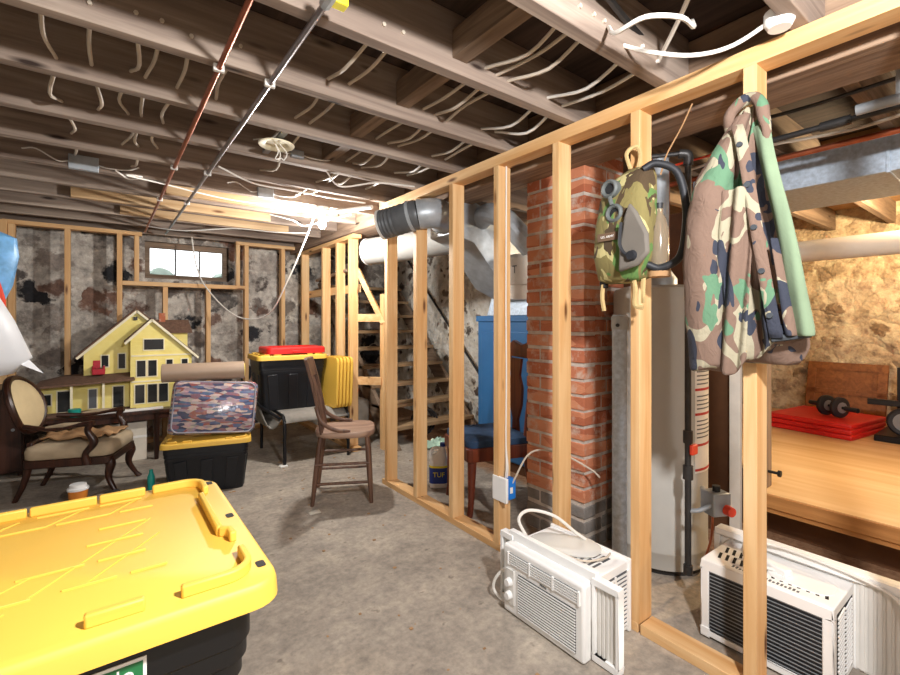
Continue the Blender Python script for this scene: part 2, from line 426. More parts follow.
# light boards fixed beside the far joists
for k, (n, x0, x1, z0, z1, lab) in enumerate(((5, .35, 1.66, 2.16, 2.30, 'pale new board fixed beside the joist that carries the lit bulb'),
        (6, -.2, 1.2, 2.142, 2.25, 'second pale board fixed under the far joists near the lit bulb'),
        (7, .1, 1.5, 2.142, 2.25, 'pale board under the far joists nearest the window'))):
    y = JY(n) - .022
    tag(MB().box(x0, x1, y-.04, y-.001, z0, z1).build('ceiling_board', 'pale_x', bevel=.002), lab, 'board', 'pale boards by the far joists')
# blocking between joists
names = ['nearest the camera', 'second from the camera', 'third from the camera', 'fourth from the camera']
for k, n in enumerate((-2, -1, 0, 1)):
    y0, y1 = JY(n)+.026, JY(n+1)-.022
    tag(MB().box(1.0+.02*(k % 2), 1.065+.02*(k % 2), y0, y1, 2.19, 2.29).build('blocking_board', 'old_y', bevel=.002), 'short brown blocking board between joists, %s' % names[k], 'board', 'blocking boards between the joists')

# ------------------------------------------------------------------ the stud partition
SX0, SX1 = 1.69, 1.779
part = thing('stud_partition', 'open pine stud partition dividing the basement with top and bottom plates', 'partition', (SX0, 0.1, 0))
dx, dy = -SX0, -0.1
def pbox(name, x0, x1, y0, y1, z0, z1, mat, par, ox=0, oy=0, bev=.002):
    return MB().box(x0+ox, x1+ox, y0+oy, y1+oy, z0, z1).build(name, mat, par, bevel=bev)
for y in (.18, .585, .992, 1.395, 1.805, 2.21, 2.617, 3.02):
    pbox('stud', SX0, SX1, y, y+.04, .038, 2.079, 'pine_z', part, dx, dy)
pbox('top_plate', SX0, SX1, -.3, 3.1, 2.079, 2.137, 'pine_y', part, dx, dy)
pbox('bottom_plate', SX0, SX1, .63, .99, 0, .04, 'pine_y', part, dx, dy)
pbox('bottom_plate', SX0, SX1, 1.0, 3.1, 0, .038, 'pine_y', part, dx, dy)
pbox('bottom_plate', SX0, SX1, -.3, .585, 0, .038, 'pine_y', part, dx, dy)
FX = 1.87
far = thing('stair_stud_wall', 'pine stud wall in the far corner beside the stairs and lit bulb', 'partition', (FX, 4.1, 0))
ox, oy = -FX, -4.1
for y in (4.07, 4.37, 4.75, 5.40):
    pbox('stud', FX, FX+.089, y, y+.04, .038, 2.03, 'pine_z', far, ox, oy)
pbox('top_plate', FX, FX+.089, 4.0, 5.58, 2.03, 2.068, 'pine_y', far, ox, oy)
pbox('bottom_plate', FX, FX+.089, 4.0, 5.58, 0, .038, 'pine_y', far, ox, oy)
pbox('rail', FX+.09, FX+.13, 4.1, 5.5, 1.52, 1.60, 'pine_y', far, ox, oy)
for z_ in (1.27, .66): MB().bar((1.962+ox, 4.09+oy, z_), (2.13+ox, 3.92+oy, z_), .04, .075).build('rail', 'pine_y', far, bevel=.002)
MB().bar((1.965+ox, 4.10+oy, 1.74), (2.14+ox, 3.90+oy, 1.22), .04, .05).build('brace', 'pine_y', far, bevel=.002)
MB().box(2.13+ox, 2.17+ox, 3.88+oy, 3.95+oy, 0, 1.5).build('post', 'pine_z', far, bevel=.002)
MB().bar((1.98+ox, 4.3+oy, 1.75), (2.05+ox, 5.3+oy, 1.72), .1, .03).build('shelf_board', 'old_y', far)

bk = thing('wall_frame', 'pine stud frame standing against the back stone wall around the window', 'frame', (0, 5.6, 0))
for x in (-.66, -.28, .115, 1.29, 1.70):
    pbox('stud', x-.022, x+.022, -.045, .045, .038, 2.10, 'pine_z', bk)
for x in (.50, .90):
    pbox('stud', x-.022, x+.022, -.045, .045, .038, 1.595, 'pine_z', bk)
for x in (.255, 1.20):
    pbox('stud', x-.02, x+.02, -.04, .04, 1.64, 2.10, 'pine_z', bk)
pbox('rail', .137, 1.268, -.045, .045, 1.597, 1.64, 'pine_x', bk)
pbox('top_plate', -.72, .30, -.045, .045, 2.10, 2.138, 'pine_x', bk)
pbox('top_plate', 1.18, 1.84, -.045, .045, 2.10, 2.138, 'pine_x', bk)
pbox('bottom_plate', -.72, 1.84, -.045, .045, 0, .038, 'pine_x', bk)
pbox('corner_board', -.83, -.685, -.06, -.02, 0, 2.13, 'pine_z', bk)

# ------------------------------------------------------------------ pipes along the ceiling
def strap(mb, x, y, r): mb.box(x-r*2.2, x+r*2.2, y-.011, y+.011, ZC-r*2.1, ZC-.001)
for nm, x, r, mt, lab in (('copper_pipe', .318, .0095, 'copper', 'thin copper water pipe strapped under the joists'), ('steel_pipe', .49, .010, 'steelpipe', 'thin silver water pipe strapped under the joists beside the copper one')):
    t_ = thing(nm, lab, 'pipe', (x, 1.2, ZC-.016))
    y0 = .05 if nm == 'copper_pipe' else 1.20
    MB().cyl((0, y0-1.2, 0), (0, 5.42-1.2, 0), r, seg=12).build('pipe', mt, t_)
    for n in (0, 3, 5):
        s_ = MB().box(-r*1.9, r*1.9, JY(n)-1.2-.009, JY(n)-1.2+.009, -r*1.2, .014); s_.build('strap', 'whitedull', t_, bevel=.003)
    if nm == 'steel_pipe':
        MB().cyl((0, -.045, 0), (0, .03, 0), .017, seg=8).build('fitting', 'galv', t_)
        MB().box(.01, .05, -.02, .015, -.012, .012).build('valve_handle', 'labelyellow', t_, bevel=.003)

# ------------------------------------------------------------------ cables through the joists
def cable(lab, x, n0, n1, mat='cable', r=.0068, seed=0, group='cables threaded through the joists', zj=2.20, sag=.05, drift=0.0):
    rr = random.Random(seed); pts = []
    for n in range(n0, n1 + 1):
        y = JY(n); xx = x + drift*(n-n0) + rr.uniform(-.012, .012); z = zj + rr.uniform(-.012, .015)
        pts += [(xx, y-.03, z), (xx, y+.03, z)]
        if n < n1:
            pts.append((xx + rr.uniform(-.035, .035), y+.216, z - rr.uniform(.0, sag)))
    return tag(MB().tube(pts, r, 6, smooth=4).build('electrical_cable', mat), lab, 'cable', group)
CX = [(-.145, 0, 4, 'first cream cable from the left threaded through the near joists'),
      (-.03, 0, 2, 'second cream cable from the left threaded through the near joists'),
      (.075, 0, 3, 'third cream cable from the left threaded through the near joists'),
      (.14, 0, 4, 'fourth cream cable from the left threaded through the near joists'),
      (.235, 0, 3, 'fifth cream cable from the left threaded through the joists beside the copper pipe'),
      (.39, 0, 1, 'short cream cable threaded through joists between the two thin ceiling pipes'),
      (.72, -1, 2, 'cream cable threaded through the joists just left of the blocking row'),
      (.79, -1, 3, 'wavy cream cable threaded through the joists beside the blocking row'),
      (1.16, -2, 4, 'first cream cable right of the blocking boards'),
      (1.23, -2, 4, 'second cream cable right of the blocking boards'),
      (1.29, -2, 3, 'third cream cable right of the blocking boards'),
      (1.52, -2, 3, 'white cable threaded through joists close to the partition top'),
      (1.60, -2, 2, 'white cable nearest the partition top plate')]
for k, (x, a, b, lab) in enumerate(CX):
    cable(lab, x, a, b, 'whitecable' if 'white' in lab else 'cable', seed=k+3)
def loose(lab, pts, r=.006, mat='whitecable', grp=None):
    return tag(MB().tube(pts, r, 6, smooth=6).build('electrical_cable', mat), lab, 'cable', grp)
loose('looped white cable hanging from the ceiling above the partition near the jacket', [(1.50, .70, 2.20), (1.42, .66, 2.13), (1.30, .64, 2.10), (1.22, .70, 2.10), (1.23, .80, 2.11), (1.30, .87, 2.19)], .007)
loose('long white cable running from the near joists to the ceiling fixture above the jacket', [(1.40, .905, 2.19), (1.42, .80, 2.12), (1.50, .70, 2.09), (1.60, .62, 2.12), (1.62, .50, 2.16)], .007)
loose('flat white cable lying across the joists at the top right', [(1.10, .45, 2.2), (1.40, .66, 2.22), (1.66, .91, 2.2)], .008)
loose('thin dark red pipe crossing the ceiling beside the white cables', [(1.05, .80, 2.26), (1.35, .86, 2.25), (1.70, .92, 2.26)], .012, 'iron')
fx = thing('ceiling_fixture', 'small white ceiling cap fixed to the joist above the camouflage jacket', 'fixture', (1.62, .50, 2.14))
MB().lathe([(.0, -.02), (.03, -.02), (.04, 0), (.04, .03), (0, .03)], (0, 0, 0), 16).build('cap', 'white', fx)
# ------------------------------------------------------------------ light fittings
pan = thing('ceiling_light_pan', 'round cream ceiling light pan with loose white wires hanging down', 'light fixture', (.70, 2.40, 2.136))
MB().lathe([(0, .012), (.05, .012), (.06, .004), (.085, 0), (.088, .006), (.07, .014), (0, .018)], (0, 0, 0), 28).build('pan', 'trimcream', pan)
MB().bar((0, -.18, .026), (0, .206, .026), .03, .012).build('hanger_bar', 'galv', pan)
for k, (dx_, dy_) in enumerate(((.0, .02), (.02, -.02), (-.02, -.01))):
    MB().tube([(dx_*.5, dy_*.5, .01), (dx_+.02, dy_-.02, -.04), (dx_, dy_-.04, -.085), (.01, -.05, -.075)], .003, 6, smooth=5).build('wire', 'whitecable', pan)
def jbox(lab, x, y, z, s_, mat='galv'):
    t_ = thing('junction_box', lab, 'electrical box', (x, y, z), 0, 'metal junction boxes on the joists')
    MB().box(-s_, s_, -.03, .0, -s_*.6, s_*.6).build('box', mat, t_, bevel=.003)
    for k in (-1, 1): MB().tube([(k*s_, -.015, 0), (k*(s_+.05), -.03, -.01), (k*(s_+.14), -.02, .02-k*.02), (k*(s_+.2), -.01, .03)], .004, 6, smooth=5).build('wire', 'whitecable', t_)
jbox('wide grey junction box on a far joist, nearest the left wall', -.10, JY(4)-.023, 2.17, .07)
jbox('grey junction box on the joist between the thin pipes and the lit bulb', .93, JY(4)-.023, 2.17, .055)
jbox('grey junction box beside the round ceiling light pan', .87, JY(2)-.023, 2.185, .035)
for k, (lab, pts) in enumerate((
    ('tangled white cable on the far joists by the thin copper pipe', [(.05, 3.35, 2.13), (.12, 3.42, 2.11), (.18, 3.36, 2.12), (.1, 3.3, 2.10), (.3, 3.45, 2.12), (.7, 3.6, 2.12), (1.1, 3.62, 2.13)]),
    ('thin white cable sagging under joists left of the round pan', [(.52, 2.9, 2.13), (.75, 3.05, 2.11), (1.0, 3.1, 2.12), (1.3, 3.12, 2.12), (1.55, 3.1, 2.12)]),
    ('white cable looping along the joists left of the grey flexible duct', [(1.05, 2.63, 2.145), (1.2, 2.75, 2.10), (1.4, 2.64, 2.132), (1.6, 2.5, 2.11)]),
    ('loose cable end drooping beside the lit bulb', [(1.1, 3.95, 2.13), (1.25, 3.8, 2.07), (1.35, 3.85, 2.05), (1.5, 3.7, 2.09), (1.62, 3.5, 2.12)]),
    ('pale cable strung along the far joists above the window', [(.3, 5.22, 2.145), (.6, 5.0, 2.10), (1.0, 4.789, 2.135), (1.3, 4.5, 2.09), (1.6, 4.4, 2.10)]))):
    loose(lab, pts, .005)
bulb = thing('bare_light_bulb', 'glowing bare bulb in a white socket under the far joist', 'light bulb', (1.37, 3.495, 2.02))
MB().lathe([(0, -.05), (.018, -.046), (.03, -.03), (.033, -.008), (.024, .02), (.014, .04), (0, .04)], seg=20).build('bulb', 'bulbglow', bulb)
MB().lathe([(0, .04), (.022, .04), (.028, .07), (.05, .085), (.055, .118), (0, .118)], seg=20).build('socket', 'white', bulb)
MB().tube([(.03, .0, .09), (.10, -.20, .07), (.20, -.46, .06)], .016, 10, smooth=6).build('conduit', 'whitedull', bulb)
loose('white cord hanging in a long loop between the window and the lit bulb', [(.74, 5.56, 2.138), (.77, 5.5, 1.85), (.84, 5.42, 1.62), (1.0, 5.15, 1.36), (1.14, 4.9, 1.26), (1.28, 4.6, 1.32), (1.33, 4.2, 1.62), (1.35, 3.85, 1.90), (1.36, 3.62, 2.10), (1.37, 3.525, 2.16)], .007)

# ------------------------------------------------------------------ storage totes
def tub(t_, L, W, H, mat, ribs=True, inner=0):
    mb = MB(); loops = []
    prof = [(0, .80), (.004, .815), (H*.70, .89), (H*.72, .905), (H*.78, .905), (H*.79, .92), (H*.85, .92), (H*.86, .93), (H, .93)]
    for z, k in prof: loops.append(rrect(L*k, W*k, .035, z))
    mb.loft(loops)
    b = mb.build('tub', mat, t_, ang=30)
    if ribs:
        r = MB()
        for sx_ in (-.3, 0, .3):
            for sy_ in (-1, 1):
                r.bar((L*sx_*.86, sy_*W*.405, .01), (L*sx_*.95, sy_*W*.450, H*.70), .10*L/.77, .012, up=(0, 1, 0))
        for sy_ in (-.25, .25):
            for sx_ in (-1, 1):
                r.bar((sx_*L*.405, W*sy_*.86, .01), (sx_*L*.450, W*sy_*.95, H*.70), .012, .09*L/.77, up=(0, 1, 0))
        r.build('rib', mat, t_, bevel=.003)
    return b
def lid(t_, L, W, z, mat, detail=False, name='lid', th=.034):
    mb = MB()
    mb.loft([rrect(L-.014, W-.014, .035, z-th), rrect(L, W, .042, z-th), rrect(L-.004, W-.004, .040, z-.010), rrect(L-.008, W-.008, .038, z-.003), rrect(L-.016, W-.016, .034, z)], True, True)
    o = mb.build(name, mat, t_, ang=50)
    r = MB(); hx, hy = L/2, W/2; o_ = o
    def wp_(pts):
        if detail: MB().wallpath(pts, T_, z-.001, h1).build('stacking_ridge', mat, o_, bevel=.003)
        else: r.wallpath(pts, T_, z-.001, h1)
    h1 = z + .017*(1 if detail else .7); T_ = .011 if detail else .014
    i_ = (.036 if detail else .05)*L/.77
    def arc(cx, cy, r0, a0, a1, n=8): return [(cx + r0*math.cos(a0+(a1-a0)*k/n), cy + r0*math.sin(a0+(a1-a0)*k/n)) for k in range(n+1)]
    for sx_ in (-1, 1):
        for sy_ in (-1, 1):
            c = arc(hx-i_-.035, hy-i_*.9-.035, .035, 0, PI/2)
            c = [(hx-i_, hy-i_*.9-.075)] + c + [(hx-i_-.09*L/.77, hy-i_*.9)]
            wp_([(sx_*a, sy_*b) for a, b in c])
        wp_([(sx_*(hx-i_-.014), -W*.13), (sx_*(hx-i_-.014), W*.24)])
        wp_([(sx_*(hx-i_-.014), -W*.13), (sx_*(hx-i_), -W*.15), (sx_*(hx-i_), -W*.20)])
    for k, (a, b) in enumerate(((-.33, -.20), (-.195, -.06), (-.055, .08), (.085, .215), (.22, .32))):
        wp_([(L*a, hy-i_*.9), (L*b, hy-i_*.9)])
    for k, (a, b) in enumerate(((-.26, -.16), (.205, .285))):
        wp_([(L*a, -hy+i_*.9), (L*b, -hy+i_*.9)])
    if not detail: r.build('stacking_ridge', mat, o, bevel=.003)
    if detail:
        g = MB(); ry = hy - i_*.9 - .02; e = .003
        rows = ((.155, ((-.36, -.03), (.02, .12), (.14, .24), (.26, .33))), (.215, ((.1, .2), (.22, .31))), (.085, ((-.36, -.21), (-.19, -.08), (.22, .31))),
                (-.05, ((-.36, .02), (.1, .2), (.22, .3))), (-.12, ((-.36, .13), (.17, .25), (.27, .33))), (.02, ((-.34, -.26), (.2, .3))), (-.18, ((-.3, -.18), (-.02, .08))))
        for yy, segs in rows:
            for a, b in segs: g.box(L*a, L*b, yy-.0015, yy+.0015, z-.001, z+e)
        for (a, b), (c, d) in (((-.10, -.21), (.12, -.05)), ((.12, -.12), (.32, .09)), ((.2, -.12), (.33, .01)), ((-.33, -.14), (-.12, .07)), ((-.2, .08), (.0, .2)), ((.0, .15), (.07, .21)), ((.12, .155), (.19, .215)), ((.24, .155), (.3, .215)), ((.02, -.21), (.1, -.14)), ((-.36, -.2), (-.26, -.1))):
            g.bar((L*a, b, z+.0008), (L*c, d, z+.0002), .0022, .003)
        g.build('surface_rib', mat, o, bevel=.0007)
        for yy in (W*.43, W*.02, -W*.39):
            MB().loft([rrect(.013, .020, .004, z-.001, 3, hx-.019, yy), rrect(.013, .020, .004, z+.0007, 3, hx-.019, yy)]).build('slot', 'black', o)
    return o
LB, WB = .77, .52
base = thing('storage_tote', 'lower black and yellow storage tote under the big foreground tote', 'storage tote', (.2-LB/2, .681+WB/2, 0))
tub(base, LB, WB, .38, 'blacktub'); lid(base, LB, WB, .414, 'yellow')
big = thing('storage_tote', 'large black storage tote with yellow ribbed lid filling the lower left foreground', 'storage tote', (.203-LB/2, .690+WB/2, .4385))
tub(big, LB, WB, .39, 'blacktub'); lid(big, LB+.016, WB+.016, .426, 'yellow', True)
# label on its near side
pl = MB().box(-.055, .055, -.002, .002, -.03, .03).build('label_plate', 'labelwhite', big); pl.location = (.170, -.2415, .340)
gp = MB().box(-.051, .051, -.0035, -.002, -.026, .026).build('label_face', 'labelgreen', pl)
text('lo', .026, (.032, -.0042, .014), FACE_S, 'labelwhite', pl)
med = thing('storage_tote', 'medium black tote with yellow lid standing on the floor under the quilt bag', 'storage tote', (.63, 3.88, 0), math.radians(-13))
tub(med, .59, .44, .345, 'navytub'); lid(med, .59, .44, .375, 'yellow')
stk = thing('storage_tote', 'dark storage tote with yellow lid sitting on the patio lounge', 'storage tote', (1.37, 4.36, .445), math.radians(-3))
tub(stk, .63, .46, .455, 'navytub'); lid(stk, .63, .46, .487, 'yellow', th=.04)
rl = thing('tote_lid', 'red lid lying on top of the yellow lidded tote', 'lid', (1.41, 4.35, .971 - .026), math.radians(-3))
MB().loft([rrect(.52, .38, .04, .0), rrect(.53, .39, .045, .0), rrect(.53, .39, .045, .045), rrect(.51, .37, .04, .056), rrect(.40, .27, .04, .056), rrect(.38, .25, .04, .048)]).build('lid', 'redplastic', rl)
MB().box(-.05, .05, -.20, -.19, .005, .03).box(-.27, -.26, -.05, .05, .005, .03).build('handle_tab', 'redplastic', rl, bevel=.004)
for k in range(5):
    x = 1.665 + k*.034
    t_ = thing('tote_lid', '%s yellow tote lid from the left, standing on edge against the studs' % ORD[k], 'lid', (x, 4.10, .445), 0, 'yellow lids standing on the lounge', rot=(0, math.radians(2), 0))
    mb = MB(); W_, H_ = .36, .46
    def lp(g, x_): return [(x_, p[0], p[1] + H_/2) for p in [(q[0], q[1]) for q in rrect(W_-g, H_-g, .05, 0)]]
    mb.loft([lp(.02, 0), lp(0, 0), lp(0, .02), lp(.02, .028), lp(.10, .028), lp(.12, .02)])
    mb.build('lid', 'yellow', t_, ang=50)
# ------------------------------------------------------------------ quilt bag and roll
q = thing('quilt_bag', 'clear zip bag of folded patchwork quilts leaning on the medium tote', 'bag', (.64, 3.80, .390), math.radians(-9), rot=(math.radians(-12), math.radians(5), math.radians(-9)))
mb = MB(); loops = []
for k in range(13):
    u = k/12; y = (u-.5)*.18; s_ = 1 - .10*abs(2*u-1)**3
    loops.append([(p[0]*s_, y + .012*math.sin(9*p[0]+4*p[1]), p[1]*s_ + .20) for p in [(a, b) for a, b, c in rrect(.58, .40, .05, 0, 8)]])
mb.loft(loops).warp(.010, 5, 3).build('quilts', 'quilt', q, ang=60)
edge = [(p[0], -.09, p[1]+.20) for p in rrect(.535, .365, .05, 0, 6)]
MB().tube(edge, .006, 6, closed=True).build('piping', 'zip', q)
ro = thing('vinyl_roll', 'taupe roll of vinyl lying across the top of the quilt bag', 'roll', (.60, 3.88, .858), math.radians(-9))
MB().lathe([(.0, -.275), (.060, -.275), (.067, -.272), (.067, .272), (.060, .275), (0, .275)], seg=28, axis='x').build('sheet', 'roll', ro)
MB().lathe([(.02, .2755), (.05, .2755), (.05, .279), (.02, .279)], seg=24, axis='x').build('end_core', 'labelyellow', ro)
# ------------------------------------------------------------------ patio lounge
lg = thing('patio_lounge', 'black tubular patio lounge with a grey sling seat under the stacked tote', 'lounge chair', (1.22, 3.95, 0))
for y in (0, .72):
    for x in (0, .58): MB().tube([(x, y, 0), (x, y, .34), (x, y+.01, .385)], .014, 10, smooth=4).build('leg', 'blacksteel', lg)
for x in (0, .58):
    MB().tube([(x, 0, .36), (x-.002, .02, .40), (x, .08, .425), (x, .4, .43), (x, .75, .43), (x, .80, .45), (x, .86, .75)], .014, 10, smooth=5).build('side_rail', 'blacksteel', lg)
MB().tube([(-.02, .05, .40), (-.14, .28, .50), (-.16, .5, .56), (-.16, .8, .58)], .013, 10, smooth=5).build('arm', 'blacksteel', lg)
MB().cyl((0, .08, .41), (.58, .08, .41), .012).cyl((0, .76, .42), (.58, .76, .42), .012).build('cross_bar', 'blacksteel', lg)
MB().grid(lambda u, v: (u*.58, -.01 + v*.80, .438 - .03*math.sin(PI*u)*0 - (.07*(1-v*6)**2 if v < 1/6 else 0)), 8, 24).build('sling', 'sling', lg, solid=.008)
MB().grid(lambda u, v: (-.005 - .13*u, .06+.25*u + v*.6, .40 + .12*u - .16*math.sin(PI*u)), 8, 8).build('side_sling', 'sling', lg, solid=.006)
MB().box(-.045, .02, -.03, .02, 0, .018).build('foot_pad', 'whitedull', lg, bevel=.006)

# ------------------------------------------------------------------ plank seat wooden chair
ch = thing('wooden_chair', 'dark wooden plank seat chair standing alone by the stud partition', 'chair', (1.375, 3.06, 0), math.radians(-27))
# local +x = forward
seat = MB()
def seatfn(z_, k):
    out = []
    for a in range(28):
        th_ = 2*PI*a/28; cx_, sy_ = math.cos(th_), math.sin(th_)
        x = .205*(abs(cx_)**.55)*(1 if cx_ > 0 else -1); y = .20*(abs(sy_)**.55)*(1 if sy_ > 0 else -1)
        y *= 1 - .10*(x < 0)*abs(x)/.205
        out.append((x*k, y*k, z_))
    return out
seat.loft([seatfn(.445, .93), seatfn(.447, .97), seatfn(.462, 1.0), seatfn(.482, 1.0), seatfn(.487, .975), seatfn(.478, .75), seatfn(.475, .4)])
seat.build('seat', 'seatwood', ch, ang=60)
for x, y in ((.15, -.145), (.15, .145), (-.16, -.14), (-.16, .14)):
    kx, ky = (.03 if x > 0 else -.05), (.04 if y > 0 else -.04)
    MB().tube([(x+kx, y+ky, 0), (x+kx*.7, y+ky*.7, .14), (x+kx*.35, y+ky*.35, .3), (x, y, .45)], [.013, .017, .019, .015], 12).build('leg', 'chairwood', ch)
for z in (.14, .27):
    for s_ in (-1, 1): MB().cyl((.17, s_*.172, z), (-.195, s_*.168, z), .0095, seg=10).build('stretcher', 'chairwood', ch)
MB().cyl((.168, -.17, .20), (.168, .17, .20), .0095, seg=10).build('stretcher', 'chairwood', ch)
MB().cyl((.164, -.165, .31), (.164, .165, .31), .0095, seg=10).build('stretcher', 'chairwood', ch)
for s_ in (-1, 1):
    MB().loft([[(x0_-.011, s_*.15-w_, z_), (x0_+.011, s_*.15-w_, z_), (x0_+.011, s_*.15+w_, z_), (x0_-.011, s_*.15+w_, z_)] for x0_, z_, w_ in ((-.15, .47, .016), (-.175, .64, .02), (-.213, .82, .022), (-.252, .965, .018))]).build('back_post', 'chairwood', ch, bevel=.004)
    MB().tube([(-.19, s_*.155, .66), (-.15, s_*.175, .56), (-.06, s_*.185, .505), (.04, s_*.18, .492)], [.013, .014, .014, .010], 10, smooth=5).build('hip_brace', 'chairwood', ch)
MB().loft([[(x0_-.012, -.165, z_), (x0_-.012-.02, 0, z_), (x0_-.012, .165, z_), (x0_+.012, .165, z_), (x0_+.012-.02, 0, z_), (x0_+.012, -.165, z_)] for x0_, z_ in ((-.222, .85), (-.256, .98))]).build('crest_rail', 'chairwood', ch, bevel=.005)
for y in (-.075, -.025, .025, .075):
    MB().tube([(-.155, y*.9, .475), (-.19, y, .68), (-.243, y, .87)], .010, 8, smooth=4).build('spindle', 'chairwood', ch)

# ------------------------------------------------------------------ carved armchair
ac = thing('armchair', 'carved dark armchair with oval cream back and beige seat beside the dollhouse', 'armchair', (-.13, 4.33, 0), math.radians(-20)); ac.scale = (.9, .9, .80)
W2, D2 = .25, .27
MB().loft([[(x*k, y*k, z) for x, y, _ in rrect(.58, .52, .07, 0, 5)] for z, k in ((.36, .96), (.37, 1.0), (.43, 1.01), (.465, .97), (.48, .80), (.487, .4))]).build('seat_cushion', 'beige', ac, ang=60)
MB().loft([[(x*k, y*k, z) for x, y, _ in rrect(.59, .53, .06, 0, 5)] for z, k in ((.29, .97), (.30, 1.0), (.355, 1.0), (.36, .97))]).build('apron', 'darkwood', ac)
for s_ in (-1, 1):
    MB().tube([(.33, s_*.235, 0), (.30, s_*.225, .05), (.255, s_*.21, .16), (.27, s_*.215, .27), (.265, s_*.215, .33)], [.024, .018, .024, .036, .03], 12, smooth=5).build('leg', 'darkwood', ac)
    MB().tube([(-.36, s_*.19, 0), (-.30, s_*.20, .15), (-.26, s_*.205, .32)], [.018, .022, .026], 12, smooth=5).build('leg', 'darkwood', ac)
    MB().tube([(.14, s_*.275, .31), (.13, s_*.285, .40), (.19, s_*.295, .50), (.15, s_*.30, .60), (.17, s_*.30, .665)], [.030, .022, .030, .022, .028], 12, smooth=5).build('arm_post', 'darkwood', ac)
    MB().tube([(.19, s_*.30, .665), (.08, s_*.30, .655), (-.10, s_*.285, .63), (-.28, s_*.23, .65)], [.026, .020, .020, .020], 12, smooth=5).build('arm', 'darkwood', ac)
    MB().tube([(.12, s_*.30, .668), (.0, s_*.297, .658), (-.12, s_*.285, .642)], [.012, .022, .012], 10, smooth=5).build('arm_pad', 'beige', ac)
def oval(k, off, n=32):
    out = []
    for a in range(n):
        th_ = 2*PI*a/n; y = .205*k*math.cos(th_); zz = .24*k*math.sin(th_)
        out.append((-.30 - .22*(zz+.24)/.5*.6 + off - .08*(1-(y/.23)**2)*.5, y, .80 + zz))
    return out
MB().tube(oval(1.0, 0), .026, 10, closed=True).build('back_frame', 'darkwood', ac)
MB().loft([oval(.3, .052), oval(.7, .045), oval(.93, .02), oval(.95, 0), oval(.93, -.02), oval(.3, -.025)]).build('back_pad', 'cream', ac, ang=60)
MB().bar((-.27, -.19, .47), (-.27, .19, .47), .04, .06).build('back_rail', 'darkwood', ac, bevel=.008)
cl = thing('crumpled_cloth', 'crumpled tan paper and cloth lying on the armchair seat', 'cloth', (-.11, 4.33, .392), math.radians(-30))
MB().grid(lambda u, v: (-.2+.40*u, -.17+.34*v, .022+.03*noise.noise(Vector((u*5, v*5, 2)))+.012*math.sin(14*u+5*v)), 26, 22).build('sheet', 'browncloth', cl, solid=.01, ang=60)
# ------------------------------------------------------------------ dolls' house table
tb = thing('low_table', 'dark low wooden table carrying the yellow dollhouse', 'table', (.17, 5.14, 0))
MB().box(-.58, .58, -.31, .36, .417, .449).build('table_top', 'darkwood', tb, bevel=.005)
for x in (-.52, .2, .52):
    for y in (-.27, .32):
        if x == .2 and y > 0: continue
        MB().tube([(x, y, 0), (x, y, .06), (x, y, .28), (x, y, .42)], [.016, .020, .024, .030], 12).build('leg', 'darkwood', tb)
for y in (-.28, .34): MB().box(-.54, .54, y-.01, y+.01, .365, .417).build('apron', 'darkwood', tb)
wb = thing('cardboard_box', 'pale cardboard box stored under the dollhouse table', 'box', (.16, 5.06, 0))
MB().box(-.12, .14, -.14, .2, 0, .34).build('carton', 'paper', wb, bevel=.004)
MB().box(-.12, .14, -.145, -.14, .20, .22).build('tape', 'labelwhite', wb)
tag(MB().box(-.05, .42, 4.845, 4.90, .4494, .468).build('picture_frame', 'white', bevel=.003), 'thin white frame lying on the table edge in front of the dollhouse', 'frame')

dh = thing('dollhouse', 'large yellow wooden dollhouse with gables and a brown roofed porch', 'dollhouse', (0, 5.20, .4495)); dh.scale = (1.06, 1.055, 1.085)
# local: x as world x, -y towards the camera
def gable(mb, pts, y0, y1): return mb.prism(pts, y0, y1, 'xz')
gable(MB(), [(-.14, 0), (.60, 0), (.60, .47), (.22, .82), (-.14, .48)], -.10, .26).build('main_block', 'clap', dh)
def roofslab(p0, p1, y0, y1, th_, name='roof', mat='shingle', par=dh):
    return MB().loft([[(p0[0], y0, p0[1]), (p1[0], y0, p1[1]), (p1[0], y0, p1[1]+th_), (p0[0], y0, p0[1]+th_)], [(p0[0], y1, p0[1]), (p1[0], y1, p1[1]), (p1[0], y1, p1[1]+th_), (p0[0], y1, p0[1]+th_)]]).build(name, mat, par)
roofslab((-.19, .435), (.22, .823), -.13, .28, .016); roofslab((.66, .42), (.22, .823), -.13, .28, .016)
MB().bar((-.185, -.133, .428), (.22, -.133, .812), .012, .018).bar((.655, -.133, .413), (.22, -.133, .812), .012, .018).build('gable_trim', 'trimcream', dh)
gable(MB(), [(.17, 0), (.62, 0), (.62, .45), (.32, .735), (.17, .59)], -.24, -.10).build('front_bay', 'clap', dh)
roofslab((.13, .55), (.32, .738), -.27, -.09, .016); roofslab((.67, .41), (.32, .738), -.27, -.09, .016)
MB().bar((.13, -.272, .543), (.32, -.272, .738), .012, .018).bar((.67, -.272, .408), (.32, -.272, .738), .012, .018).build('gable_trim', 'trimcream', dh)
MB().box(.36, .62, .02, .24, .45, .62).build('rear_block', 'clap', dh)
MB().loft([[(.32, -.01, .62), (.66, -.01, .62), (.66, .27, .62), (.32, .27, .62)], [(.32, .12, .74), (.64, .12, .74), (.64, .14, .74), (.32, .14, .74)]]).build('roof', 'shingle', dh)
MB().box(.40, .45, .10, .16, .70, .80).build('chimney', 'brick', dh)
MB().box(-.40, .17, -.14, .20, 0, .22).build('side_wing', 'clap', dh)
MB().box(-.42, .21, -.27, -.14, -.0, .016).build('porch_floor', 'shingle', dh)
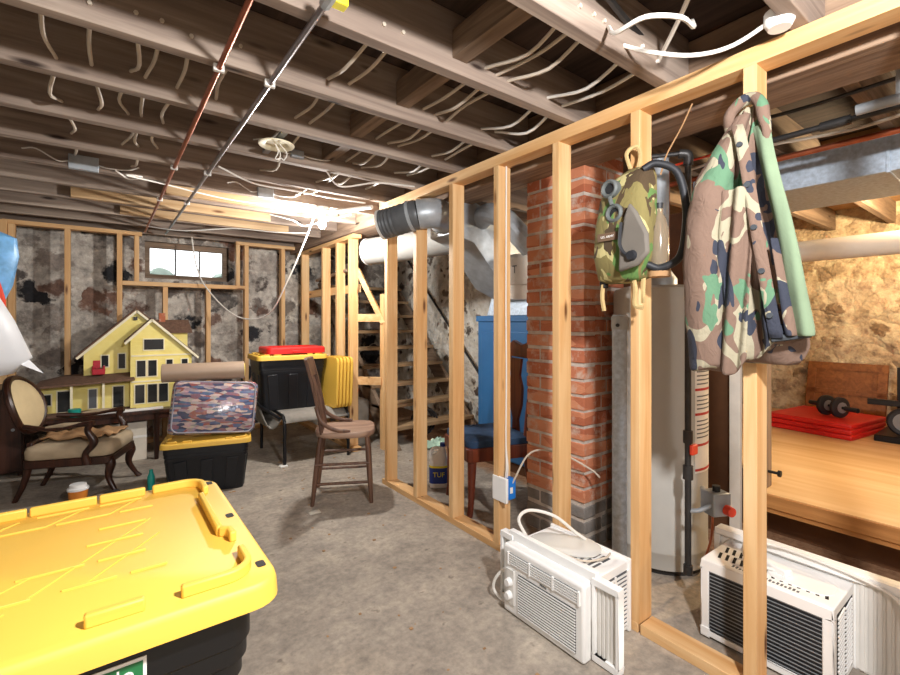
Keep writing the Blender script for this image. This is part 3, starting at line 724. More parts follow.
MB().loft([[(-.43, -.29, .225), (.20, -.29, .245), (.20, .2, .245), (-.43, .2, .225)], [(-.43, -.29, .24), (.20, -.29, .26), (.20, .2, .26), (-.43, .2, .24)], [(-.26, -.12, .285), (.18, -.10, .30), (.18, .1, .30), (-.26, .1, .285)]]).build('porch_roof', 'shingle', dh)
for x in (-.40, -.21, -.01): MB().box(x-.008, x+.008, -.275, -.259, .016, .235).build('porch_post', 'trimcream', dh)
def dwin(x, z, w_, h_, y, name='window', m2='darkglass', bars=False):
    fr = MB().box(x-w_/2-.008, x+w_/2+.008, y-.006, y, z-.008, z+h_+.008).build(name, 'trimcream', dh)
    MB().box(x-w_/2, x+w_/2, y-.008, y-.005, z, z+h_).build('pane', m2, fr)
    if bars: MB().box(x-w_/2, x+w_/2, y-.0095, y-.0075, z+h_/2-.003, z+h_/2+.003).build('glazing_bar', 'trimcream', fr)
for x in (.245, .325, .45, .565): dwin(x, .27, .06 if x < .4 else .045, .13, -.24)
dwin(.335, .49, .14, .085, -.24)
for x in (.235, .325, .405): dwin(x, .05, .065, .15, -.24)
MB().box(.175, .615, -.246, -.24, .222, .234).box(.175, .615, -.246, -.24, .435, .447).build('belt_course', 'trimcream', dh)
dwin(.0, .355, .045, .09, -.10); dwin(.115, .335, .045, .12, -.10)
MB().box(.195, .225, -.113, -.10, .735, .765).build('vent', 'darkglass', dh)
dwin(.09, .02, .07, .17, -.14, 'door', 'darkglass'); dwin(-.08, .03, .05, .15, -.14, 'window', 'inkgrey'); dwin(-.26, .02, .08, .16, -.14, 'door', 'darkglass'); dwin(-.36, .08, .04, .08, -.14)
tc = thing('toy_chair', 'tiny red toy chair standing on the dollhouse porch roof', 'toy', (-.045, 5.06, .772))
MB().box(-.045, .045, -.04, .04, .0, .045).box(-.045, -.03, -.04, .04, .045, .075).box(.03, .045, -.04, .04, .045, .075).build('seat', 'redlamp', tc, bevel=.004)
MB().box(-.04, .04, .03, .045, .045, .12).build('backrest', 'redlamp', tc, bevel=.004)
tp = thing('teal_pot', 'small teal pot standing on the table before the dollhouse porch', 'pot', (-.20, 4.872, .4495))
MB().lathe([(0, 0), (.03, 0), (.042, .03), (.045, .06), (.04, .065), (0, .06)], seg=20).build('pot', 'teal', tp)
# ------------------------------------------------------------------ small items on the floor at left
jr = thing('paint_tub', 'small orange tub with a white lid on the floor before the armchair', 'tub', (-.145, 3.97, 0))
MB().lathe([(0, 0), (.045, 0), (.055, .10), (.055, .105), (0, .105)], seg=24).build('tub', 'orange', jr)
MB().lathe([(0, .105), (.06, .105), (.06, .118), (.05, .124), (.046, .142), (0, .145)], seg=24).build('lid', 'white', jr)
mg = thing('magazine', 'open white magazine lying on the floor beside the orange tub', 'magazine', (.03, 3.97, 0), .3)
MB().grid(lambda u, v: (-.11+.22*u, -.09+.18*v, .012+.022*math.sin(PI*u)), 12, 4).build('pages', 'paper', mg, solid=.01)
MB().box(-.03, .06, -.03, .05, .04, .042).build('printed_photo', 'inkgrey', mg)
tbot = thing('teal_bottle', 'small teal spray bottle on the floor left of the medium tote', 'bottle', (.27, 4.0, 0))
MB().lathe([(0, 0), (.022, 0), (.024, .10), (.012, .13), (.012, .15), (0, .15)], seg=16).build('bottle', 'teal', tbot)
for k, (p0, p1, lab) in enumerate((((-.45, 3.6, .012), (-.14, 3.78, .012), 'pale wooden batten lying on the floor at the far left'), ((-.42, 3.75, .012), (-.2, 3.62, .034), 'white stick lying across another batten at the far left'))):
    tag(MB().bar(p0, p1, .022, .018).build('wood_batten', 'trimcream', bevel=.002), lab, 'stick')
tag(MB().grid(lambda u, v: (1.045+.07*u, 2.86+.055*v, .003+.008*u*v), 3, 3).build('paper_scrap', 'paper', solid=.003), 'torn scrap of card on the concrete by the wooden chair', 'scrap')
deb = MB(); rr = random.Random(4)
for k in range(160):
    x, y = rr.uniform(.3, 1.66), rr.uniform(.9, 5.2)
    if k > 110: x, y = rr.uniform(1.8, 2.8), rr.uniform(.4, 4.5)
    s_ = rr.uniform(.002, .007)
    deb.box(x-s_, x+s_*rr.uniform(.5, 2), y-s_, y+s_, 0, s_*.6)
tag(deb.build('floor_debris', 'browncloth'), 'scattered crumbs and wood chips on the concrete floor', 'debris', kind='stuff')
cb = thing('cabinet', 'dark wooden cabinet in the corner behind the armchair', 'cabinet', (-1.02, 4.98, 0))
MB().box(0, .50, .02, .45, .03, .70).build('body', 'darkwood', cb, bevel=.004)
dr = MB().box(.01, .49, 0, .02, .05, .68).build('door', 'darkwood', cb, bevel=.003)
MB().lathe([(0, -.03), (.012, -.028), (.008, -.01), (0, 0)], (.44, 0, .38), 12, axis='y').build('knob', 'graymetal', dr)
for x in (.02, .48):
    for y in (.04, .43): MB().cyl((x, y, 0), (x, y, .03), .02, seg=10).build('foot', 'darkwood', cb)
loose('thin brown wire dangling from the top plate behind the gas mask bag', [(1.80, .84, 2.075), (1.80, .88, 2.0), (1.78, .93, 1.9), (1.79, .96, 1.83)], .003, 'browncloth')
for k, (x, z, y1, r, mt, lab) in enumerate(((2.33, 2.133, .93, .008, 'iron', 'thin dark cable clipped beside the main beam in the side room'), (2.52, 2.10, 1.3, .006, 'bagred', 'thin red cable clipped under the side room joists'), (2.74, 2.135, 1.3, .008, 'cable', 'thin cream cable clipped under the side room joists'))):
    tag(MB().tube([(x+.02*math.sin(q*2.1), -2+(y1+2)*q/9, z+.012*math.sin(q*3+k)) for q in range(10)], r, 6, smooth=4).build('electrical_cable', mt), lab, 'cable')
# ------------------------------------------------------------------ hanging plastic bags
wbag = thing('plastic_bag', 'large white plastic bag hanging from the joists at the left edge', 'bag', (-.595, 3.35, 1.24))
def bagl(z, cx, rx, ry, n=28, seed=0):
    return [(cx + rx*math.cos(2*PI*k/n)*(1+.10*noise.noise(Vector((math.cos(2*PI*k/n)*3, z*3, seed)))), ry*math.sin(2*PI*k/n)*(1+.10*noise.noise(Vector((math.sin(2*PI*k/n)*3, z*3, seed+4)))), z) for k in range(n)]
MB().loft([bagl(-.30, .02, .02, .02), bagl(-.285, .02, .18, .12), bagl(-.2, .03, .245, .16), bagl(0, -.005, .215, .16), bagl(.2, -.045, .165, .13), bagl(.4, -.07, .10, .09), bagl(.52, -.07, .05, .05), bagl(.60, -.07, .025, .025), bagl(.66, -.07, .05, .04)]).warp(.012, 9).build('bag', 'bagwhite', wbag, ang=60)
MB().tube([(-.07, 0, .56), (-.07, .08, .80), (-.07, .145, .92)], .004, 6).build('cord', 'cable', wbag)
MB().loft([[(.22, -.05, -.22), (.24, .06, -.22), (.20, .0, -.12)], [(.325, -.02, -.285), (.325, -.01, -.285), (.322, -.015, -.28)]]).build('loose_corner', 'bagwhite', wbag)
bbag = thing('plastic_bag', 'crumpled blue plastic bag with a red edge behind the white bag', 'bag', (-.68, 3.78, 1.24))
MB().loft([bagl(.02, .0, .03, .03, 24, 5), bagl(.06, .03, .15, .08, 24, 5), bagl(.22, .05, .19, .10, 24, 5), bagl(.40, .07, .20, .11, 24, 5), bagl(.50, .10, .17, .08, 24, 5), bagl(.58, .04, .06, .05, 24, 5), bagl(.63, .0, .02, .02, 24, 5)]).warp(.022, 8).build('bag', 'bagblue', bbag, ang=25)
MB().tube([(.14, -.115, .38), (.17, -.115, .25), (.195, -.10, .12), (.205, -.08, -.02)], [.012, .020, .024, .014], 8, smooth=5).build('red_edge', 'bagred', bbag)
MB().tube([(.0, 0, .6), (0, .09, .8), (0, .145, .91)], .004, 6).build('cord', 'cable', bbag)

# ------------------------------------------------------------------ ducts
fd = thing('flexible_duct', 'open ended grey flexible duct poking through the studs towards the room', 'duct', (1.53, 2.80, 1.905))
E1 = Vector((0, 0, 0)); pth = [(0, 0, 0), (.06, -.08, .02), (.16, -.20, .055), (.28, -.25, .07), (.38, -.19, .06), (.405, -.15, .05)]
sp_ = smooth_path(pth, 8)
h_ = len(sp_)*2//5
MB().tube(sp_[:h_+1], [.098 + .004*((k) % 2) for k in range(h_+1)], 22).build('ribbed_end', 'darkduct', fd, ang=25)
MB().tube(sp_[h_:], [.100 + .002*((k) % 2) for k in range(len(sp_)-h_)], 22).build('sleeve', 'galv', fd, ang=20)
d_ = (Vector(pth[1]) - Vector(pth[0])).normalized()
MB().tube([-d_*.012, d_*.004], .104, 22).build('end_rim', 'whitedull', fd)
MB().tube([-d_*.016, -d_*.0125], .088, 22).build('opening', 'blackhole', fd)
MB().tube(sp_[len(sp_)//3: len(sp_)//3+2], .106, 22).build('clamp_band', 'galv', fd)
bd = thing('duct_trunk', 'grey sheet metal duct boot, elbow and plenum above the blue furnace', 'duct', (2.3, 2.4, 1.28))
def wl(l): return [(x-2.3, y-2.4, z-1.28) for x, y, z in l]
MB().loft([wl([(1.93, 2.52, 1.85), (1.93, 2.80, 1.85), (1.93, 2.80, 2.10), (1.93, 2.52, 2.10)]), wl([(2.12, 2.52, 1.80), (2.12, 2.82, 1.80), (2.12, 2.82, 2.10), (2.12, 2.52, 2.10)]), wl([(2.42, 2.53, 1.50), (2.42, 2.86, 1.50), (2.42, 2.86, 1.99), (2.42, 2.53, 1.99)]), wl([(2.70, 2.53, 1.40), (2.70, 2.88, 1.40), (2.70, 2.88, 1.95), (2.70, 2.53, 1.95)])]).build('boot', 'galv', bd, bevel=.004)
MB().loft([wl([(2.67, 2.32, 1.286), (2.67, 3.0, 1.286), (3.22, 3.0, 1.286), (3.22, 2.32, 1.286)]), wl([(2.70, 2.45, 1.5), (2.70, 2.95, 1.5), (3.2, 2.95, 1.5), (3.2, 2.45, 1.5)]), wl([(2.70, 2.45, 1.96), (2.70, 2.95, 1.96), (3.2, 2.95, 1.96), (3.2, 2.45, 1.96)])]).build('plenum', 'galvduct', bd, bevel=.004)
MB().tube(wl([(2.20, 2.54, 1.98), (2.17, 2.42, 2.0), (2.17, 2.28, 1.95), (2.22, 2.19, 1.84), (2.32, 2.16, 1.74)]), .075, 18, smooth=3).build('elbow', 'galv', bd, ang=10)
fl = MB().lathe([(.0, 0), (.07, 0), (.075, .10), (.085, .11), (.085, .30), (.06, .33), (0, .34)], (.15, 0, .12), 24).build('flue_wrap', 'labelwhite', bd)
text('T', .08, (.0605, -.046, .33), FACE_W, 'inkgrey', fl)
wp = thing('insulated_pipe', 'white wrapped duct pipe running behind the stud partition', 'duct', (1.96, 3.86, 1.885))
MB().tube([(0, 0, 0), (.18, -.45, .01), (.35, -.86, .04)], .122, 24).build('pipe', 'wrap', wp)
MB().tube([(-.003, .006, 0), (.0015, -.003, 0)], .125, 24).build('end_rim', 'white', wp)
MB().tube([(.10, -.225, .0), (.108, -.243, .0)], .1245, 24).build('joint_band', 'galv', wp)
MB().tube([(.2, -.43, .13), (.2, -.46, .25)], .005, 6).build('hanger', 'galv', wp)
# ------------------------------------------------------------------ furnace
fu = thing('furnace', 'bright blue enamelled furnace cabinet behind the brick chimney', 'furnace', (2.65, 2.2, 0))
MB().box(0, .62, 0, .90, .08, 1.27).build('cabinet', 'blueenamel', fu, bevel=.012)
MB().box(.02, .60, .02, .88, 0, .08).build('plinth', 'brownboard_shade', fu)
MB().box(-.012, 0, -.01, .91, 1.235, 1.285).build('top_trim', 'blueenamel', fu, bevel=.003)
MB().box(-.008, 0, .06, .84, .16, 1.15).build('front_panel', 'blueenamel', fu, bevel=.004)
MB().box(-.014, -.008, .40, .46, .62, .64).build('latch', 'galv', fu)
# ------------------------------------------------------------------ red chair by the furnace
rc = thing('dining_chair', 'red brown carved chair with blue velvet seat in front of the furnace', 'chair', (2.10, 2.36, 0), math.radians(163))
MB().loft([[(x*k, y*k, z) for x, y, _ in rrect(.46, .46, .05, 0, 5)] for z, k in ((.43, .95), (.44, .98), (.475, .97), (.49, .8), (.495, .4))]).build('seat', 'bluecloth', rc, ang=60)
MB().loft([[(x*k, y*k, z) for x, y, _ in rrect(.47, .47, .03, 0, 5)] for z, k in ((.35, .98), (.36, 1), (.43, 1), (.435, .97))]).build('apron', 'redwood', rc)
for s_ in (-1, 1):
    MB().tube([(.21, s_*.20, 0), (.20, s_*.195, .08), (.19, s_*.19, .36)], [.018, .020, .030], 12).build('leg', 'redwood', rc)
    MB().tube([(-.28, s_*.19, 0), (-.22, s_*.195, .2), (-.20, s_*.20, .42), (-.22, s_*.2, .7), (-.28, s_*.19, 1.02)], [.018, .022, .026, .02, .02], 12, smooth=4).build('back_post', 'redwood', rc)
MB().prism([(-.21, .98), (.21, .98), (.21, 1.06), (.12, 1.10), (0, 1.07), (-.12, 1.10), (-.21, 1.06)], -.30, -.265, 'yz').build('crest_rail', 'redwood', rc, bevel=.005)
sl = [(-.05, .44), (.05, .44), (.035, .55), (.085, .66), (.10, .78), (.06, .86), (.09, .98), (-.09, .98), (-.06, .86), (-.10, .78), (-.085, .66), (-.035, .55)]
s_ = MB().prism(sl, -.235, -.215, 'yz').build('splat', 'redwood', rc, bevel=.003)
# ------------------------------------------------------------------ bleach jug
bj = thing('bleach_jug', 'white bleach jug with blue and yellow label standing behind the partition', 'jug', (2.0, 2.79, 0), math.radians(-35))
def jl(w_, d2, z, x=0): return rrect(w_, d2, min(w_, d2)*.42, z, 5, x)
MB().loft([jl(.13, .09, 0), jl(.14, .10, .01), jl(.14, .10, .18), jl(.125, .09, .215), jl(.07, .06, .255, .02), jl(.035, .035, .285, .03), jl(.032, .032, .30, .03)]).build('bottle', 'white', bj, ang=60)
MB().tube([(.01, 0, .285), (-.04, 0, .285), (-.06, 0, .25), (-.058, 0, .20)], .011, 10, smooth=6).build('handle', 'white', bj)
MB().cyl((.03, 0, .30), (.03, 0, .325), .02).build('cap', 'labelblue', bj)
lb = MB().loft([jl(.142, .102, .035), jl(.142, .102, .155)]).build('label', 'labelblue', bj, ang=60)
MB().loft([jl(.1425, .1025, .15), jl(.1425, .1025, .165)]).build('label_stripe', 'labelyellow', bj, ang=60)
text('TUF', .050, (0, -.0516, .10), FACE_S, 'labelyellow', bj)
gb = thing('crumpled_bag', 'crumpled pale green plastic bag on the floor at the foot of the stairs', 'bag', (2.62, 3.72, 0))
MB().grid(lambda u, v: (-.16+.32*u, -.10+.2*v, .03+.05*noise.noise(Vector((u*6, v*6, 1)))), 16, 12).build('bag', plain('pale_green_plastic', '#b9d8c4', 0.4, var=.2), gb, solid=.004, ang=20)
# ------------------------------------------------------------------ stairs
st = thing('basement_stairs', 'open wooden basement stairs climbing beside the whitewashed wall', 'stairs', (2.75, 3.75, 0))
RX, RY, RZ = .54, .197, .19
for k in range(9):
    y = .16 + .197*k; z = .188*(k+1)
    MB().box(-.52, RX, y, y+.22, z-.035, z).build('tread', 'treadwood', st, bevel=.004)
for x in (-.52, .50):
    MB().loft([[(x, .02, 0), (x+.04, .02, 0), (x+.04, .30, 0), (x, .30, 0)], [(x, 1.90, 1.80), (x+.04, 1.90, 1.80), (x+.04, 2.10, 1.72), (x, 2.10, 1.72)]]).build('stringer', 'old_y', st)
MB().tube([(.57, .05, .60), (.57, 1.85, 2.3)], .014, 8).build('handrail', 'iron', st)
st2 = thing('garden_hose', 'coiled dark hose lying under the lower stairs', 'hose', (2.75, 4.02, 0.01))
MB().tube([(.13*math.cos(a/8*PI), .02+.003*a, .15+.13*math.sin(a/8*PI)) for a in range(49)], .012, 8).build('hose', 'rubber', st2)
gp_ = tag(MB().box(1.985, 2.12, 4.14, 4.9, 0.0, .46).build('grey_chest', 'sling', bevel=.03), 'narrow grey chest standing behind the far stud wall', 'chest')

# ------------------------------------------------------------------ chimney
cm = thing('brick_chimney', 'old red brick chimney stack standing behind the stud partition', 'chimney', (2.05, 1.52, 0))
CXs, CYs = .37, .42
MB().box(.006, CXs-.004, .006, CYs-.004, 0, 2.34).warp(.001, 5).build('mortar_core', 'mortar', cm)
br = MB(); rr = random.Random(2); gb_ = MB()
for k in range(28):
    z = .004 + k*.084; h = .066
    off = (k % 2)
    tgt = gb_ if k < 3 else br
    for (u0, u1) in (((0, .20), (.212, CYs)) if off else ((0, .095), (.107, .31), (.322, CYs))):
        j = rr.uniform(-.004, .004)
        tgt.box(j, .10, u0, u1, z + rr.uniform(-.003, .003), z+h+rr.uniform(-.004, .004))
    for (u0, u1) in (((.0 if not off else .101, .20), (.212, CXs)) if not off else ((.101, .15), (.162, CXs))):
        j = rr.uniform(-.004, .004)
        tgt.box(max(u0, .101), u1, j, .10, z+rr.uniform(-.003, .003), z+h+rr.uniform(-.004, .004))
    br.box(CXs-.06, CXs, .102, CYs, z, z+h)
br.build('brickwork', 'brick', cm, bevel=.004)
gb_.build('grey_base_course', 'cinder', cm, bevel=.006)
# ------------------------------------------------------------------ water heater
wh = thing('water_heater', 'tall grey white water heater tank behind the partition', 'water heater', (2.35, 1.27, 0))
R = .228
MB().lathe([(0, .03), (R, .03), (R, .10), (R+.003, .105), (R+.003, .115), (R, .12), (R, 1.38), (R-.006, 1.405), (R-.05, 1.42), (0, 1.43)], seg=48).build('tank', 'heater', wh)
MB().lathe([(0, 0), (R-.02, 0), (R-.02, .03), (0, .03)], seg=40).build('base_ring', 'iron', wh)
MB().cyl((-.08, 0, 1.42), (-.08, 0, 2.1), .011, seg=10).cyl((.09, 0, 1.42), (.09, 0, 2.1), .011, seg=10).build('water_pipe', 'copper', wh)
MB().lathe([(.09, 1.42), (.09, 1.46), (.05, 1.52), (.05, 2.1), (0, 2.1)], seg=20).build('draft_hood', 'galv', wh)
def curved(mb, a0, a1, z0, z1, r=R+.0025, n=10):
    return mb.grid(lambda u, v: (r*math.cos(a0+(a1-a0)*u), r*math.sin(a0+(a1-a0)*u), z0+(z1-z0)*v), n, 2)
A0, A1 = math.radians(-108), math.radians(-62)
lb = curved(MB(), A0, A1, .50, 1.24).build('warning_label', 'labelwhite', wh)
for z in (.51, .63, .78, .90, 1.08, 1.20): curved(MB(), A0, A1, z, z+.012, R+.0035).build('label_stripe', 'labelred', wh)
tx = MB()
for k in range(26):
    z = .65 + k*.02
    if any(abs(z-q_) < .022 for q_ in (.63, .78, .90, 1.08, 1.20)): continue
    curved(tx, A0+.05, A1-.05-random.uniform(0, .25), z, z+.006, R+.0034)
tx.build('fine_print', 'inkgrey', wh)
curved(MB(), A0+.08, A0+.28, 1.02, 1.07, R+.0036).build('flame_symbol', 'labelred', wh)
curved(MB(), A0+.42, A0+.62, 1.02, 1.06, R+.0036).build('flame_symbol', 'labelred', wh)
vp = thing('vent_pipe', 'grey galvanised vertical pipe standing between the chimney and the water heater', 'pipe', (1.97, 1.26, 0))
MB().cyl((0, 0, 0), (0, 0, 1.27), .034, seg=20).build('pipe', 'galvduct', vp)
MB().lathe([(.036, 1.20), (.038, 1.21), (.038, 1.26), (0, 1.275)], seg=20).build('cap', 'galv', vp)
MB().cyl((-.03, -.012, 1.22), (-.045, -.018, 1.22), .009, seg=8).build('bolt', 'iron', vp)
gpz = thing('gas_pipe', 'black iron gas pipe with elbows dropping in front of the water heater', 'pipe', (2.06, .98, 0))
MB().cyl((0, 0, .14), (0, 0, 1.97), .0135, seg=14).build('riser', 'iron', gpz)
MB().cyl((0, 0, .12), (0, 0, .16), .019, seg=12).cyl((0, 0, .54), (0, 0, .60), .021, seg=12).cyl((0, 0, .70), (0, 0, .755), .02, seg=12).build('coupling', 'iron', gpz)
MB().tube([(0, 0, 1.93), (0, 0, 1.975), (-.02, .03, 1.985)], .02, 12, smooth=4).build('elbow', 'iron', gpz)
MB().cyl((-.01, .015, 1.985), (-.09, .16, 1.99), .010, seg=10).build('cross_pipe', 'iron', gpz)
MB().tube([(-.085, .15, 1.99), (-.10, .18, 1.995), (-.10, .18, 2.03)], .020, 12, smooth=4).cyl((-.10, .18, 2.0), (-.10, .18, 2.072), .017, seg=12).build('drop', 'iron', gpz)
MB().box(-.028, .02, -.035, -.018, .655, .70).build('valve_lever', 'redknob', gpz, bevel=.005)
MB().tube([(0, 0, .40), (.02, -.04, .41), (.05, -.08, .44)], .010, 10, smooth=5).build('branch', 'graymetal', gpz)
gv = thing('gas_valve', 'grey gas control valve box with a red knob low on the water heater', 'valve', (2.15, .90, .39), math.radians(-25))
MB().box(-.045, .045, -.035, .045, 0, .10).build('body', 'graymetal', gv, bevel=.006)
MB().lathe([(0, -.03), (.02, -.03), (.022, 0), (0, 0)], (.02, -.036, .03), 16, axis='y').build('knob', 'redknob', gv)
MB().cyl((0, 0, .10), (0, 0, .125), .016, seg=12).build('dial', 'black', gv)
MB().tube([(.0, .02, 0), (.0, .03, -.12), (.03, .1, -.25)], .005, 8, smooth=5).build('tube', 'copper', gv)
MB().cyl((-.02, .045, .05), (.07, .16, .05), .012, seg=10).build('inlet', 'graymetal', gv)
bw = thing('shade_panel', 'dark brown sheet standing in for shade behind the water heater', 'board', (2.88, 1.40, 0))  # brown sheet paints the shade cast on the off-white board
MB().box(0, .02, -.295, .55, 0, 1.92).build('sheet', 'brownboard_shade', bw); MB().box(-.012, 0, -.295, -.26, 0, 1.92).build('edge_strip', 'brownboard_shade', bw)
dwp = thing('drywall_sheet', 'narrow off white board edge beside the brown shade panel', 'board', (2.89, 1.15, 0))
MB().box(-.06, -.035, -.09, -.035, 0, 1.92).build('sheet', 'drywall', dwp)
# ------------------------------------------------------------------ electrical box on stud
eb = thing('outlet_box', 'blue outlet box with white cover plate nailed to the stud', 'electrical box', (1.69, 1.803, .34))
MB().box(.012, .075, -.055, -.0, -.055, .055).build('box', 'boxblue', eb, bevel=.006)
MB().box(-.006, .012, -.062, .045, -.065, .065).build('cover_plate', 'white', eb, bevel=.003)
MB().box(.03, .05, -.0562, -.055, -.02, .012).build('sticker', 'labelwhite', eb)
for k in (0, 1):
    MB().tube([(.03+.012*k, -.02, .055), (.032+.01*k, -.025, .12), (.045, -.008, .25), (.05, -.006, .6), (.045, -.008, 1.0), (.05, -.006, 1.74)], .0045, 8, smooth=5).build('wire', 'whitecable', eb)
MB().tube([(.05, -.05, .03), (.12, -.12, .20), (.20, -.25, .21), (.30, -.36, .14), (.33, -.40, .10)], .005, 8, smooth=6).build('outgoing_wire', 'cable', eb)

# ------------------------------------------------------------------ window air conditioners
def slats(mb, y0, y1, z0, z1, n, x0, x1, th_):
    for k in range(n):
        z = z0 + (z1-z0)*(k+.5)/n
        mb.box(x0, x1, y0, y1, z-th_/2, z+th_/2)
a1 = thing('window_air_conditioner', 'white window air conditioner with its slatted front facing the room, before the partition', 'air conditioner', (1.36, 1.015, 0))
WD, HT, DP = .415, .292, .315
MB().box(.055, DP, .012, WD-.012, .012, HT-.008).build('case', 'white', a1, bevel=.004)
MB().box(.006, .055, 0, WD, .004, HT-.002).build('front_bezel', 'white', a1, bevel=.012, seg=3)
# lower grille
y0, y1 = .035, .325
MB().box(.0035, .007, y0, y1, .03, .190).build('grille_recess', 'blackhole', a1)
g = MB(); slats(g, y0, y1, .03, .190, 15, .0, .0035, .0048); g.build('front_grille', 'white', a1)
MB().box(.0035, .007, .02, .38, .215, .262).build('outlet_recess', 'inkgrey', a1)
g = MB(); slats(g, .02, .38, .215, .262, 5, .0, .0035, .0055)
for y in (.02, .14, .26, .38): g.box(-.002, .006, y-.004, y+.004, .213, .264)
g.build('outlet_louvre', 'white', a1)
MB().box(-.001, .006, .345, .39, .05, .195).build('control_panel', 'whitedull', a1, bevel=.002)
for z in (.09, .145): MB().lathe([(0, -.022), (.014, -.022), (.018, -.002), (0, -.002)], (0, .367, z), 18, axis='x').build('knob', 'white', a1)
text('Midea', .014, (.0045, .19, .2025), FACE_W, 'inkgrey', a1, 'logo')
# top vents
for j in range(2):
    g = MB()
    for k in range(9): g.box(.15+.06*j, .20+.06*j, .06+.022*k, .07+.022*k, HT-.0075, HT-.0068)
    g.build('top_vent', 'inkgrey', a1)
g = MB()
for k in range(5): g.box(.10, .14, .33+.011*k, .336+.011*k, HT-.0075, HT-.0068)
g.build('small_vent', 'inkgrey', a1)
MB().box(.13, DP-.02, .0105, .0125, .03, .25).build('side_recess', 'inkgrey', a1)
g = MB()
for k in range(13):
    z = .035 + .0165*k; g.box(.13, DP-.02, .008, .012, z, z+.008)
for x in (.13, .21, DP-.022): g.box(x, x+.01, .007, .012, .03, .25)
g.build('side_vent', 'white', a1)
MB().box(DP-.012, DP+.004, .005, WD-.005, .004, HT).build('rear_frame', 'white', a1, bevel=.003)
MB().box(.062, .088, -.01, WD+.02, HT-.012, HT+.03).build('top_rail', 'white', a1, bevel=.003)
for nm, ya, yb in (('r', -.105, .004), ('l', WD-.004, WD+.07)):
    f_ = MB().box(.055, .09, ya, yb, .005, .03).box(.055, .09, ya, yb, HT-.01, HT+.012).box(.055, .09, ya, ya+.012, .03, HT-.01).box(.055, .09, yb-.012, yb, .03, HT-.01)
    cp = f_.build('side_curtain', 'white', a1, bevel=.002)
    pl_ = MB(); n = 10
    for k in range(n):
        y = ya+.012+(yb-ya-.024)*k/n; pl_.box(.066 + .004*(k % 2), .078 + .004*(k % 2), y, y+(yb-ya-.024)/n, .028, HT-.008)
    pl_.build('pleat', 'whitedull', cp)
MB().tube([(.09, .40, .20), (.03, .47, .12), (.02, .49, .05), (.04, .44, .012), (.09, .43, .01)], .0065, 8, smooth=6).build('power_cord', 'whitecable', a1)
MB().tube([(.09, .36, HT+.02), (.085, .40, HT+.08), (.13, .38, HT+.115), (.2, .30, HT+.10), (.27, .24, HT+.03), (.29, .2, HT+.008)], .007, 8, smooth=6).build('power_cord', 'whitecable', a1)
MB().tube([(.095, .35, HT+.01), (.11, .27, HT+.005), (.12, .2, HT+.004), (.14, .1, HT+.006), (.22, .06, HT+.01), (.27, .07, HT+.008)], .004, 8, smooth=6).build('thin_wire', 'cable', a1)
pb = thing('plastic_sleeve', 'oval clear plastic sleeve lying on top of the front facing air conditioner', 'plastic bag', (1.555, 1.255, HT-.006), math.radians(-55))
MB().loft([[(a*k, b*k, z) for a, b, _ in rrect(.30, .17, .08, 0, 6)] for z, k in ((0.0, .96), (.006, 1.0), (.014, .9), (.017, .5))]).warp(.003, 20).build('sleeve', 'clear', pb, ang=60)

a2 = thing('window_air_conditioner', 'white window air conditioner with dark coil and fins facing the room, behind the partition', 'air conditioner', (1.885, .432, 0))
WD, HT, DP = .412, .305, .25
MB().box(.004, DP, 0, WD, .01, HT).build('case', 'white', a2, bevel=.004)
MB().box(-.003, .004, .03, WD-.03, .035, HT-.035).build('coil', 'coil', a2)
g = MB(); slats(g, .03, WD-.03, .035, HT-.035, 17, -.006, -.003, .0025); g.build('coil_fin', 'graymetal', a2)
g = MB().box(-.008, .006, 0, WD, .01, .035).box(-.008, .006, 0, WD, HT-.035, HT).box(-.008, .006, 0, .03, .035, HT-.035).box(-.008, .006, WD-.03, WD, .035, HT-.035)
g.build('rear_frame', 'white', a2, bevel=.004)
for y in (.0, WD-.035): MB().box(-.013, -.007, y, y+.035, .008, .045).build('corner_guard', 'white', a2, bevel=.004)
for j in range(2):
    g = MB()
    for k in range(14): g.bar((.05+.065*j, .03+.026*k, HT+.0002), (.10+.065*j, .042+.026*k, HT+.0002), .010, .0012)
    g.build('top_vent', 'blackhole', a2)
g = MB()
for k in range(18):
    y = .10 + .012*k; g.box(.018, .03 + (.006 if k % 3 else 0), y, y+.007, HT, HT+.0006)
g.build('embossed_print', 'inkgrey', a2)
MB().box(.03, .22, -.0005, .001, .03, HT-.03).build('side_recess', 'blackhole', a2)
g = MB()
for j in range(2):
    for k in range(16): g.bar((.04+.09*j, -.002, .04+.0145*k), (.115+.09*j, -.002, .05+.0145*k), .006, .006, up=(0, 1, 0))
g.build('side_vent', 'white', a2)
MB().box(DP-.002, DP+.045, -.22, WD+.05, 0, .345).build('mounting_frame', 'white', a2, bevel=.004)
g = MB().box(DP-.016, DP-.002, -.22, WD+.05, .318, .345).box(DP-.016, DP-.002, -.22, -.195, 0, .318).box(DP-.016, DP-.002, WD+.03, WD+.05, 0, .318)
g.build('frame_lip', 'white', a2, bevel=.002)
pl_ = MB()
for k in range(16):
    y = -.19 + .0115*k; pl_.box(DP-.010+.004*(k % 2), DP-.002, y, y+.0115, .01, .316)
pl_.build('side_curtain', 'whitedull', a2)
MB().tube([(.10, .20, HT+.010), (.08, .26, HT+.014), (.10, .3, HT+.035), (.17, .31, HT+.05), (.22, .24, HT+.05), (.228, .1, HT+.045), (.226, -.04, HT+.03), (.222, -.12, HT-.0), (.21, -.16, HT-.08)], .006, 8, smooth=6).build('power_cord', 'whitecable', a2)
MB().bar((.10, .15, HT+.014), (.13, .235, HT+.014), .036, .026).build('plug', 'white', a2, bevel=.006)
MB().loft([rrect(.13, .20, .05, HT, 6, .12, .12), rrect(.125, .195, .05, HT+.003, 6, .12, .12)]).build('raised_plate', 'white', a2)

